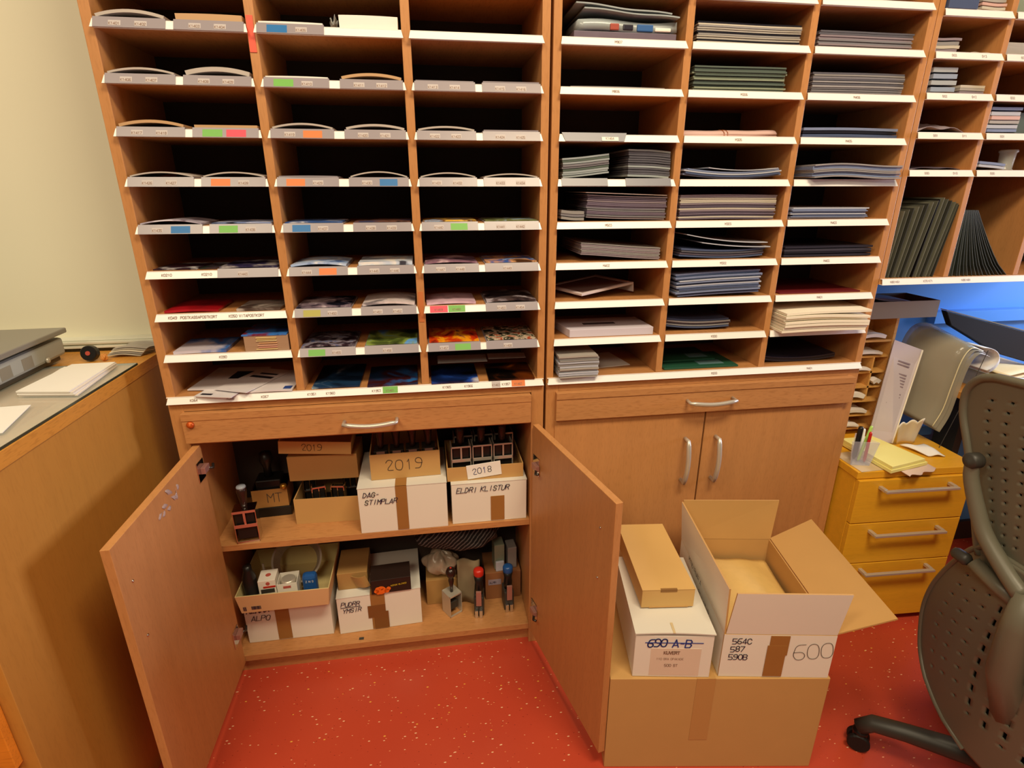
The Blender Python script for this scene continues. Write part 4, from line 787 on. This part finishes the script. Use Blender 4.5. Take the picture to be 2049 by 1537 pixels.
# open white box 600
t=thing('open_box','big open white box marked 600 with raised flaps, on the carton','cardboard box',(1.3475,-.4890,.3075),a)
W_,D_,H_=.270,.390,.131; f=.130; th=.004
m=MB()
m.panel([(0,0,0),(W_,0,0),(W_,0,H_),(0,0,H_)],th,0,1); m.panel([(W_,th,0),(W_,D_-th,0),(W_,D_-th,H_),(W_,th,H_)],th,0,1)
m.panel([(W_,D_,0),(0,D_,0),(0,D_,H_),(W_,D_,H_)],th,0,1); m.panel([(0,D_-th,0),(0,th,0),(0,th,H_),(0,D_-th,H_)],th,0,1); m.box(th,W_-th,th,D_-th,0,th,1)
m.build('box_body',[WBOX,KRAFT],t)
MB().panel([(.004,.001,H_+.001),(W_,.001,H_+.001),(W_+.006,-.012,H_+f),(.010,-.012,H_+f)],th,0,1).build('front_flap',[WBOX,KRAFT],t)
MB().panel([(W_,D_,H_+.001),(0,D_,H_+.001),(-.004,D_+.008,H_+f),(W_+.012,D_+.012,H_+f)],th,0,1).build('back_flap',[WBOX,KRAFT],t)
MB().panel([(0,D_-.002,H_+.001),(0,.002,H_+.001),(-.004,.004,H_+f),(-.012,D_-.004,H_+f)],th,0,1).build('left_flap',[WBOX,KRAFT],t)
MB().panel([(W_+.001,.002,H_+.001),(W_+.001,D_-.002,H_+.001),(W_+.125,D_+.016,H_+.058),(W_+.125,-.008,H_+.058)],th,0,1).build('right_flap',[WBOX,KRAFT],t)
m=MB(); m.box(.112,.158,-.0016,-.0004,.070,.129); m.box(.108,.154,-.0020,-.0008,.004,.100); m.build('tape',TAPE,t)
m=MB()
for i,s in enumerate(('564C','587','590B')): write(m,s,(.022-.002*i,-.0006,.103-.024*i),(1,0,0),(0,0,1),.016,wd=.0020,jit=.05,seed=30+i,adv=1.2)
m.build('handwriting',INK,t)
m=MB(); write(m,'600',(.176,-.0006,.055),(1,0,.12),(-.12,0,1),.046,wd=.0014,jit=.03,seed=40,adv=1.15); m.build('handwriting',PENCIL,t)
m=MB(); write(m,'MYNDIRNAR A',(-.0006,.30,.118),(0,-1,0),(0,0,1),.014,wd=.0012,jit=.10,seed=50); write(m,'26 LITIR',(-.0006,.20,.085),(0,-1,0),(0,0,1),.016,wd=.0012,jit=.10,seed=51); m.build('handwriting',PENCIL,t)
m=MB().slab(lambda u,v:(.012+.244*u,.016+.355*v,.062+.030*math.sin(math.pi*u)**.6*math.sin(math.pi*(.12+.85*v))**.7+.0015*math.sin(u*17+v*9)),20,20,.004)
pe=m.build('padded_envelope',mat('yellow_kraft','#d3b06a',.6,var=.08,scale=50,bump=.3),smooth=True); put(pe,(1.3475,-.4890,.3125),a); tag(pe,'yellowish padded envelope inside the open box marked 600','padded envelope')

# ================= COUNTER ON THE LEFT =================
t=thing('service_counter','high wooden counter with a glass top plate at the left','counter',(0,0,0))
BX(-.95,-.091,-.580,.250,0,.978).build('side_panel',CV,t,bevel=.001)
BX(-.95,-.089,-.585,.2515,.9785,1.0105).build('counter_top',wood('counter_top_veneer','#d0913c','y'),t,bevel=.001)
for z0,z1 in ((.06,.42),(.44,.60),(.62,.78),(.80,.96)):
    d=BX(-.60,-.115,-.598,-.580,z0,z1).build('drawer',wood('counter_drawer_wood','#e08a28','x'),t,bevel=.0015)
    MB().tube([(-.42,-.598,z1-.05),(-.42,-.62,z1-.05),(-.28,-.62,z1-.05),(-.28,-.598,z1-.05)],.005,8).build('handle',METAL,d,smooth=True)
tag(BX(-.90,-.093,-.56,.088,1.0108,1.0158).build('glass_plate',mat('thin_glass','#dfe6dc',.05,alpha=.35)),'glass plate with dark green edge on the left counter','glass plate').children
gp=bpy.data.objects[-1] if False else [o for o in bpy.data.objects if o.name=='glass_plate'][0]
BX(-.0930,-.0915,-.56,.088,1.0108,1.0158).build('glass_edge',GLASSE,gp); BX(-.90,-.093,.0882,.0895,1.0108,1.0158).build('glass_edge',GLASSE,gp)
t=thing('parcel_scale','grey flat parcel scale with a metal platform on the counter','scale',(-.292,0,1.0162),.03)
BX(-.52,0,-.42,.160,.014,.062).build('scale_body',SCALEG,t,bevel=.008)
BX(-.50,-.012,-.41,.150,.0,.0138).build('scale_base',SCALED,t,bevel=.003)
BX(-.50,-.030,-.40,.130,.0625,.072).build('support',SCALED,t,bevel=.002)
BX(-.54,.012,-.43,.165,.0722,.086).build('platform',PLATE,t,bevel=.003)
for y0,y1 in ((-.10,-.06),(-.02,.02)): BX(.0,.0006,y0,y1,.022,.050).build('sticker',mat('dull_sticker','#8a8474',.5),t)
MB().lathe([(.007,0),(.007,.006),(0,.007)],(0,.070,.022),14,rot=Matrix.Rotation(math.pi/2,3,'Y')).build('level_knob',METAL,t,smooth=True)
for i in range(4):
    o=MB().hexa([(-.26+.01*i,.055,0),(-.13,.060,0),(-.106-.004*i,-.165,0),(-.235,-.148,0)],[(-.26+.01*i,.055,.003),(-.13,.060,.003),(-.106-.004*i,-.165,.003),(-.235,-.148,.003)]).build('paper_pile',PAPER if i%2 else mat('tissue','#e0d6cc',.6)); o.location=(R.uniform(-.004,.004),R.uniform(-.004,.004),1.0163+.0032*i); tag(o,'white paper sheet in the pile beside the scale','paper','white papers beside the scale')
tag(MB().hexa([(-.282,-.22,1.0163),(-.17,-.21,1.0163),(-.13,-.36,1.0163),(-.282,-.40,1.0163)],[(-.282,-.22,1.018),(-.17,-.21,1.018),(-.13,-.36,1.018),(-.282,-.40,1.018)]).build('paper_sheet',PAPER),'white paper at the lower left end of the counter','paper')
tag(MB().hexa([(-.26,-.235,1.0185),(-.20,-.30,1.0185),(-.115,-.42,1.0185),(-.25,-.50,1.0185)],[(-.26,-.235,1.0205),(-.20,-.30,1.0205),(-.115,-.42,1.0205),(-.25,-.50,1.0205)]).build('paper_sheet',BLG[1]),'bluish paper lying at the very left image edge','paper')
t=thing('dark_roll','small black roll with a red centre on the counter','roll',(-.232,.146,1.0122),0)
MB().lathe([(.019,-.010),(.0205,-.008),(.0205,.008),(.019,.010)],(0,0,.0205),24,rot=Matrix.Rotation(1.35,3,'X')).build('roll_body',BLACK,t,smooth=False)
MB().lathe([(.006,.0105),(.006,.012)],(0,0,.0205),14,rot=Matrix.Rotation(1.35,3,'X')).build('red_centre',mat('coral','#b04838',.5),t)
blob('yellow_wad',(-.196,.138,1.0205),(.008,.008,.009),3,mat('ochre_wad','#c8843c',.6),'small ochre wad between roll and paper bundle','wad',.2)
for i in range(5):
    m=MB().slab(lambda u,v:(.085*u+.02*v,.055*v,.0045+.004*math.sin(u*4)+.002*math.sin(v*7)),10,5,.0015)
    o=m.build('paper_bundle',[LGT[2],LGT[0],CREAM][i%3]); put(o,(-.205+.004*i,.165+.002*i,1.0122+.0045*i),.05); tag(o,'crumpled beige paper in the bundle at the back of the counter','paper','crumpled papers at the back of the counter')

# ================= RIGHT SIDE =================
rz=-.045
t=thing('drawer_pedestal','golden wooden three-drawer pedestal at the right','drawer pedestal',(2.002,-.080,0),rz)
def L3(x,y,z): return (x,y,z)
BX(0,.415,.004,.335,.02,.580).build('carcass',OV,t,bevel=.001)
BX(-.003,.418,-.004,.338,.5805,.6045).build('top_board',OV,t,bevel=.0015)
BX(.02,.395,.03,.32,0,.02).build('plinth',BLACK,t)
for z0,z1,zh in ((.422,.578,.553),(.264,.418,.390),(.030,.260,.238)):
    d=BX(.001,.396,-.014,.0035,z0,z1).build('drawer',OV,t,bevel=.0015)
    m=MB(); xa,xb=.070,.322; 
    for x in (xa,xb-.012): m.box(x,x+.012,-.040,-.0142,zh-.005,zh+.005)
    m.box(xa,xb,-.052,-.040,zh-.004,zh+.004); m.build('handle',METAL,d,bevel=.001)
MB().tube([(.404,-.003,.548),(.404,-.024,.548)],.007,12).build('lock',DARKM,t,smooth=True)
BX(.4022,.4058,-.050,-.0245,.538,.558).build('key',DARKM,t,bevel=.001)
ZP=.6048
t=thing('cardboard_sheet','beige cardboard sheet under the pen cup','cardboard sheet',(2.010,-.085,ZP),0)
MB().hexa([(0,0,0),(.115,.005,0),(.12,.14,0),(.0,.13,0)],[(0,0,.0015),(.115,.005,.0015),(.12,.14,.0015),(.0,.13,.0015)]).build('sheet',mat('beige_card','#cdb48c',.7),t)
# pen cup
zc=ZP+.0018
t=thing('pen_cup','clear triangular pen cup on the pedestal','pen cup',(2.040,-.028,zc),-.3)
m=MB(); r0,r1,h=.034,.048,.085
tri=lambda r,z:[(r*math.cos(a_),r*math.sin(a_),z) for a_ in (-.5,1.6,3.7)]
b_=tri(r0,0);tp=tri(r1,h)
for i in range(3): j=(i+1)%3; m.panel([b_[i],b_[j],tp[j],tp[i]],.0025)
m.add([Vector(p)*.98 for p in b_]+[(p[0]*.98,p[1]*.98,.008) for p in b_],[(0,2,1),(3,4,5),(0,1,4,3),(1,2,5,4),(2,0,3,5)]); m.build('cup_body',mat('clear_acrylic','#dfe2f4',.04,alpha=.22),t)
for i,(nm,lab,c1,a0,b0) in enumerate((('pen','light green pen in the pen cup',mat('lime_pen','#a8d060',.35),(2.034,-.034,zc+.010),(2.066,-.024,zc+.128)),('pen','red pen in the pen cup',RED,(2.050,-.042,zc+.010),(2.046,-.047,zc+.118)),('marker','black marker in the pen cup',BLACK,(2.034,-.016,zc+.010),(2.040,-.012,zc+.122)),('pen','white capped pen in the pen cup',WHITE,(2.048,-.022,zc+.010),(2.056,-.008,zc+.112)))):
    m=MB(); A=Vector(a0);B=Vector(b0); r_=.0048 if nm=='pen' else .008
    m.tube([A,A+(B-A)*.08,A+(B-A)*.95,B],[r_*.4,r_,r_,r_*.7],12); tag(m.build(nm,c1,smooth=True),lab,'pen')
# yellow pads
for i in range(2):
    m=MB(); q=[(2.088-.0+.004*i,-.112+.003*i),(2.250-.010*i,-.078+.002*i),(2.206-.004*i,.106),(2.080,.104)]
    zz=ZP+.0036+.0112*i
    m.hexa([(x,y,zz) for x,y in q],[(x,y,zz+.0108) for x,y in q]); tag(m.build('notepad',YEL,bevel=.0006),['lower','upper'][i]+' long yellow notepad on the pedestal','notepad')
m=MB().slab(lambda u,v:(2.136+.125*u,-.135+.028*u+.08*v+.006*math.sin(u*14)*(1-v),ZP+.0024+.0010*math.sin(9*u)*(1-v)),16,4,.0014); tag(m.build('plastic_wrap',mat('pinkish_film','#d8bcb0',.2,var=.1,bump=.5)),'thin plastic wrap sticking out under the yellow pads','plastic wrap')
m=MB().slab(lambda u,v:(2.275+.085*u+.030*v*(1-u),.060-.085*v-.01*u,ZP+.0055+.012*math.sin(math.pi*u)*math.sin(math.pi*v)+.003*math.sin(7*u+4*v)),14,12,.003); m.v=[(x,y,max(z,ZP+.001)) for x,y,z in m.v]; tag(m.build('tissue_paper',PAPER,smooth=True),'white crumpled tissue on the pedestal','paper')
m=MB().slab(lambda u,v:(2.278-.062*v+(.062+.028*v)*u,.076-.050*v+.006*math.sin(u*4),ZP+.003+(.090+.016*u)*v+(.012*(abs(math.sin(u*8)))*v)),14,10,.0012); tag(m.build('torn_card',CREAM,smooth=True),'torn cream card standing upright on the pedestal','card')
# pigeonhole rack
t=thing('pigeonhole_rack','narrow light wooden letter rack standing behind the cabinet','letter rack',(0,0,0))
X0,X1,Y0,Y1=2.006,2.262,.168,.262
m=BX(X1-.010,X1,Y0,Y1,ZP,1.048).build('side_panel',PIG,t); BX(X0,X0+.008,Y0,Y1,ZP,1.048).build('side_panel',PIG,t); BX(X0,X1,Y1,Y1+.004,ZP,1.048).build('back_panel',PIG,t)
sz=[.630,.681,.735,.788,.843,.900,.955,1.040]
for z in sz: BX(X0+.008,X1-.010,Y0+.001,Y1,z,z+.007).build('shelf',PIG,t)
BX(2.196,2.202,Y0+.001,Y1,.742,.900).build('divider',PIG,t)
for i,(x,w_,k,h) in enumerate(((2.12,.10,6,.026),(2.10,.12,5,.016),(2.10,.088,4,.014),(2.205,.035,3,.030),(2.10,.09,2,.034),(2.10,.11,1,.022),(2.10,.09,0,.016))):
    m=MB().slab(lambda u,v:(w_*u,.085*v,h*(.55+.3*math.sin(3*u))+.0025+.002*math.sin(9*v)),10,4,h*.45); o=m.build('paper_wad',[PAPER,mat('soft_white','#ddd6d0',.6)][i%2],smooth=False); put(o,(x,Y0-.008,sz[k]+.0072)); tag(o,'folded white paper in the letter rack, slot %s'%['below the top','second from top','third from top','fourth from top, right half','beside the pen cup level, fifth','sixth from top','lowest'][i],'paper','papers in the letter rack')
m=MB(); 
for i in range(5): m.tube([(2.12+.018*i,Y0-.0100,sz[5]+.013),(2.128+.018*i,Y0-.0100,sz[5]+.020)],.0016,6)
tag(m.build('blue_scribble',INKB),'blue writing on the paper edge in the letter rack','writing') if 0 else None
# grey box on rack
t=thing('open_box','grey-brown shallow box of black papers on top of the letter rack','cardboard box',(2.006,.120,1.0482),0)
openbox(t,.345,.14,.056,mat('grey_card','#8c8478',.7,var=.05),mat('grey_card_in','#5c4438',.7),.003)
for i in range(4):
    m=MB().slab(lambda u,v:(2.012+.22*u+.01*i,.128+.11*v,1.070+.010*i+.075*(1-u)**1.3*(.75+.25*math.sin(2+u*5))*(.6+.4*v)),10,3,.004); tag(m.build('dark_paper',[DK[1],PUR[1]][i%2],smooth=True),'dark crumpled paper heaped in the grey-brown box','paper','dark papers in the grey-brown box')
# sleeve document, leaning
t=thing('plastic_pocket','printed papers in a clear pocket leaning by the letter rack','plastic pocket',(0,0,0))
TL,TR,BR,BL_=(2.244,.150,.966),(2.362,.145,.925),(2.272,.085,.6062),(2.200,.120,.6062)
q=[Vector(p) for p in (BL_,BR,TR,TL)]
m=MB().panel(q,.006); m.build('pocket',mat('milky_pocket','#c6bcc2',.25,var=.06),t)
n=(q[1]-q[0]).cross(q[3]-q[0]).normalized()
f_=lambda u,v:(q[0]*(1-u)+q[1]*u)*(1-v)+(q[3]*(1-u)+q[2]*u)*v+n*.0006
m=MB(); 
for v0 in (.82,.79,.70,.67,.64,.61,.58,.50,.47,.40): m.add([f_(.3,v0),f_(.72,v0),f_(.72,v0+.012),f_(.3,v0+.012)],[(0,1,2,3)])
m.build('printed_lines',mat('faint_print','#8c7c86',.6),t); m=MB().add([f_(.94,0),f_(.99,0),f_(.99,1),f_(.94,1)],[(0,1,2,3)]); m.build('pocket_edge',CREAM,t)
# arching clear sheets
BK=[(2.345,.235,.700),(2.350,.235,.786),(2.356,.235,.919),(2.380,.235,.983),(2.426,.235,.999),(2.481,.235,.984)]
FR=[(2.385,.062,.675),(2.408,.062,.737),(2.417,.062,.826),(2.429,.062,.913),(2.455,.062,.952),(2.501,.062,.940)]
def cr(P,u):
    s=u*(len(P)-1); i=min(int(s),len(P)-2); f=s-i; p0=Vector(P[max(i-1,0)]);p1=Vector(P[i]);p2=Vector(P[i+1]);p3=Vector(P[min(i+2,len(P)-1)])
    return .5*((2*p1)+(-p0+p2)*f+(2*p0-5*p1+4*p2-p3)*f*f+(-p0+3*p1-3*p2+p3)*f**3)
t=thing('plastic_sheet','bundle of clear sheets bent in an arch over the pedestal','plastic sheet',(0,0,0))
for k in range(3):
    dx=Vector((.012*k,-.006*k,-.010*k))
    m=MB().slab(lambda u,v:cr(BK,u)*(1-v)+cr(FR,u)*v+dx,24,6,.0012); m.build('bent_sheet',mat('smoky_film','#aaa28e',.18,alpha=.55,var=.12,scale=6),t,smooth=True)
m=MB().tube([cr(FR,i/20)+Vector((0,-.002,0)) for i in range(21)],.0018,6); m.build('sheet_edge',mat('pale_edge','#d8cfa8',.3),t,smooth=True)
t=thing('curled_papers','bundle of white papers curling over the desk edge','paper',(2.525,.10,.90),0)
for k in range(5):
    m=MB().slab(lambda u,v:(.075*math.sin(u*2.6)+.006*k,.09*v-.02+.004*k,.045*math.cos(u*2.6)-.004*k),12,3,.0015); m.build('paper_leaf',mat('soft_white','#ddd6d0',.6),t,smooth=True)
# acrylic stand lines
tag(MB().tube([(2.490,.035,.950),(2.452,.033,.78),(2.402,.030,.6062)],.0012,6).build('acrylic_stand',mat('dark_line','#3c3a3a',.3)),'thin dark edge of a clear stand on the pedestal','stand')
# desk with letter tray, screen
t=thing('desk','wooden desk with orange edge at the far right','desk',(0,0,0))
BX(2.505,3.9,-.95,.250,.755,.780).build('desk_top',wood('desk_wood','#d8913c','y'),t,bevel=.002)
BX(3.8,3.83,-.9,.24,0,.755).build('desk_leg',DGREY,t); BX(2.60,2.63,.15,.24,0,.755).build('desk_leg',DGREY,t)
t=thing('letter_tray','grey letter tray heaped with cream envelopes on the desk','letter tray',(2.602,.052,.7802),0)
BX(0,.26,0,.190,0,.004).build('tray_floor',SCALEG,t); BX(0,.004,0,.190,.004,.056).build('tray_side',SCALEG,t); BX(.004,.26,0,.004,.004,.056).build('tray_side',SCALEG,t); BX(-.003,.005,-.003,.193,.0562,.061).build('tray_rim',mat('pale_green_rim','#a8ae8c',.4),t)
for i in range(6):
    m=MB().slab(lambda u,v:(.20*u,.17*v,.008+.008*math.sin(u*5+i+v*2)*.6),12,6,.004); o=m.build('cream_envelope',mat('peach_paper','#e3c48c',.6),smooth=True); put(o,(2.615+.005*i,.060+.002*i,.785+.011*i),.02*i); tag(o,'cream envelope heaped in the grey letter tray','envelope','cream envelopes in the letter tray')
for i in range(7):
    o=BX(0,.25,0,.24,0,.0095).build('paper_ream',[PAPER,LGT[2]][i%2]); put(o,(2.600+R.uniform(-.006,.006),-.205+R.uniform(-.005,.005),.7803+.0098*i),0); tag(o,'white paper packet in the pile at the right image edge','paper','paper pile on the desk')
t=thing('display_screen','black tilted screen behind the clear sheets at the right','screen',(0,0,0))
pl_=[(2.415,1.060),(2.754,.976),(3.06,.900),(3.06,.790),(2.796,.862),(2.662,.900),(2.450,1.007)]
m=MB(); n_=len(pl_); vs=[(x,.150,z) for x,z in pl_]+[(x,.172,z) for x,z in pl_]
m.add(vs,[tuple(range(n_))[::-1],tuple(n_+k for k in range(n_))]+[(k,(k+1)%n_,n_+(k+1)%n_,n_+k) for k in range(n_)]); m.build('screen_back',mat('screen_black','#0d0b0a',.6,spec=.2),t,bevel=.003)
m=MB(); m.hexa([(2.416,.149,1.061),(3.06,.149,.901),(3.06,.173,.901),(2.416,.173,1.061)],[(2.416,.149,1.064),(3.06,.149,.904),(3.06,.173,.904),(2.416,.173,1.064)]); m.build('screen_rim',mat('tan_rim','#8a7048',.5),t)
BX(2.98,3.03,.14,.18,.7805,.84).build('stand',BLACK,t)
# body of the added blue lamp, placed out of view
t=thing('added_blue_lamp','added unseen strip lamp under the wall shelf','lamp',(2.57,0,0)); BX(0,.9,.03,.075,1.1700,1.1833).build('added_lamp_body',WHITE,t)
BX(.01,.89,.035,.070,1.1688,1.1699).build('added_lamp_tube',mat('added_lamp_tube','#cfe4ff',.4),t)

# ================= OFFICE CHAIR =================
CH=thing('office_chair','dark grey perforated office chair cropped by the right edge','office chair',(2.08,-.735,0),0)
cy=0.0
def interp(T,z):
    for (z0,w0),(z1,w1) in zip(T,T[1:]):
        if z0<=z<=z1: 
            return w0+(w1-w0)*(z-z0)/(z1-z0)
    return T[0][1] if z<T[0][0] else T[-1][1]
UPT=[(.700,.125),(.72,.135),(.78,.155),(.85,.178),(.93,.212),(.99,.238),(1.04,.240),(1.075,.215),(1.093,.175),(1.103,.09)]
LOT=[(.205,.05),(.22,.12),(.25,.185),(.27,.215),(.32,.252),(.41,.270),(.49,.256),(.57,.222),(.66,.172),(.70,.145),(.735,.11)]
def smooth_table(T,n=60):
    out=[]
    for i in range(n+1):
        v=cr([(a,b,0) for a,b in T],i/n); out.append((v.x,v.y))
    return out
UPT=smooth_table(UPT); LOT=smooth_table(LOT)
def xprof(z): return 1.80+(1.05-z)*.1-2.08
def shell(T,z0,z1,name,curv,hole,nu,nv,xo=0.0):
    def fn(u,v):
        z=z0+(z1-z0)*v; w_=interp(T,z); s=2*u-1; return (xprof(z)+xo+curv*s*s*(w_/.22)**2, -s*w_, z)
    return MB().slab(fn,nu,nv,.006,skip=hole).build(name,CHAIRM,CH,smooth=True)
shell(UPT,.700,1.103,'backrest',.02,lambda i,j:(3<i<53 and 8<j<62 and (i%5==2) and ((j+(2 if (i//5)%2 else 0))%4==1)),57,70)
shell(LOT,.205,.735,'lumbar_shell',.045,lambda i,j:(3<i<57 and 14<j<66 and (i%5==2) and ((j+(3 if (i//5)%2 else 0))%6 in ((1,) if i<20 or i>40 else (1,2,3)))),60,80,-.012)
def hole_shade_sheet(T,z0,z1,curv,xo):  # added black sheet behind the shell, stands in for shade in the holes
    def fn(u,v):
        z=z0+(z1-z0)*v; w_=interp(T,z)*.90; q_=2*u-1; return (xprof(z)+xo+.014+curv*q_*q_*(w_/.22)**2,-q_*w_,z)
    return MB().slab(fn,12,20,.002).build('hole_shade',BLACK,CH,smooth=True)
hole_shade_sheet(UPT,.712,1.095,.02,0); hole_shade_sheet(LOT,.225,.72,.045,-.012)
# thick rim round the upper shell
rim=[]
for s,rng in ((-1,range(0,41)),(1,range(40,-1,-1))):
    for i in rng:
        z=.700+(1.103-.700)*i/40; w_=interp(UPT,z); rim.append((xprof(z)+.02*(w_/.22)**2,s*w_,z))
rim=[(x,-y,z) for x,y,z in rim]
MB().tube(rim,.009,8).build('backrest_rim',CHAIRM,CH,smooth=True)
rim=[]
for s,rng in ((-1,range(0,41)),(1,range(40,-1,-1))):
    for i in rng:
        z=.205+(.735-.205)*i/40; w_=interp(LOT,z); rim.append((xprof(z)-.012+.045*(w_/.22)**2,-s*w_,z))
MB().tube(rim,.006,8).build('shell_rim',CHAIRM,CH,smooth=True)
for s in (1,-1):
    P=[(-.285,.160*s,.915),(-.283,.158*s,.88),(-.275,.135*s,.82),(-.268,.105*s,.765),(-.262,.050*s,.715),(-.262,.010*s,.69)]
    MB().tube([cr(P,i/16) for i in range(17)],[.013+.006*i/16 for i in range(17)],12).build('yoke_arm',CHAIRM,CH,smooth=True)
    MB().lathe([(.014,-.014),(.017,-.010),(.017,.010),(.013,.014),(0,.015)],(-.285,.160*s,.915),18,rot=Matrix.Rotation(-math.pi/2,3,'Y')).build('yoke_knob',DGREY,CH,smooth=True)
    MB().lathe([(.010,-.018),(.013,-.012),(.014,.012),(.010,.018),(0,.019)],(-.268,.138*s,.690),18,rot=Matrix.Rotation(math.pi/2,3,'X')).build('tension_knob',DGREY,CH,smooth=True)
    MB().tube([(-.262,.115*s,.690),(-.255,.06*s,.67),(-.25,0,.66)],.016,10).build('lower_strut',CHAIRM,CH,smooth=True)
MB().tube([(-.262,0,.70),(-.262,0,.62),(-.25,0,.50),(-.20,0,.38),(-.05,0,.34)],[.022,.028,.032,.034,.036],12).build('spine',CHAIRM,CH,smooth=True)
MB().slab(lambda u,v:(-.13+.40*u,-.20+.40*v,.45-.02*math.sin(math.pi*v)+.02*(2*u-1)**4),12,12,.03).build('seat',BLACK,CH,smooth=True,bevel=0)
MB().lathe([(.045,.09),(.05,.12),(.03,.14),(.028,.34),(.08,.37),(.08,.40),(0,.40)],(0,0,0),24).build('gas_column',DGREY,CH,smooth=True)
cas=math.atan2(.235,-.30)
for i in range(5):
    a_=cas+2*math.pi*i/5; r=Matrix.Rotation(a_,3,'Z'); f=lambda x,y,z:r@Vector((x,y,z))
    MB().tube([f(.03,0,.115),f(.15,0,.118),f(.28,0,.108),f(.350,0,.098),f(.378,0,.070)],[.032,.028,.023,.022,.020],10).build('base_leg',DGREY,CH,smooth=True)
    
    q=MB(); rr_=r@Matrix.Rotation(math.pi/2,3,'X')
    for yy in (-.020,.006): q.lathe([(.024,yy),(.0275,yy+.003),(.0275,yy+.011),(.024,yy+.014)],tuple(f(.372,0,.0278)),20,rot=rr_)
    q.build('caster',RUBBER,CH,smooth=False)
    MB().lathe([(.018,.045),(.019,.062),(.010,.070),(0,.071)],tuple(f(.372,0,0)),14).build('caster_hood',BLACK,CH,smooth=True)
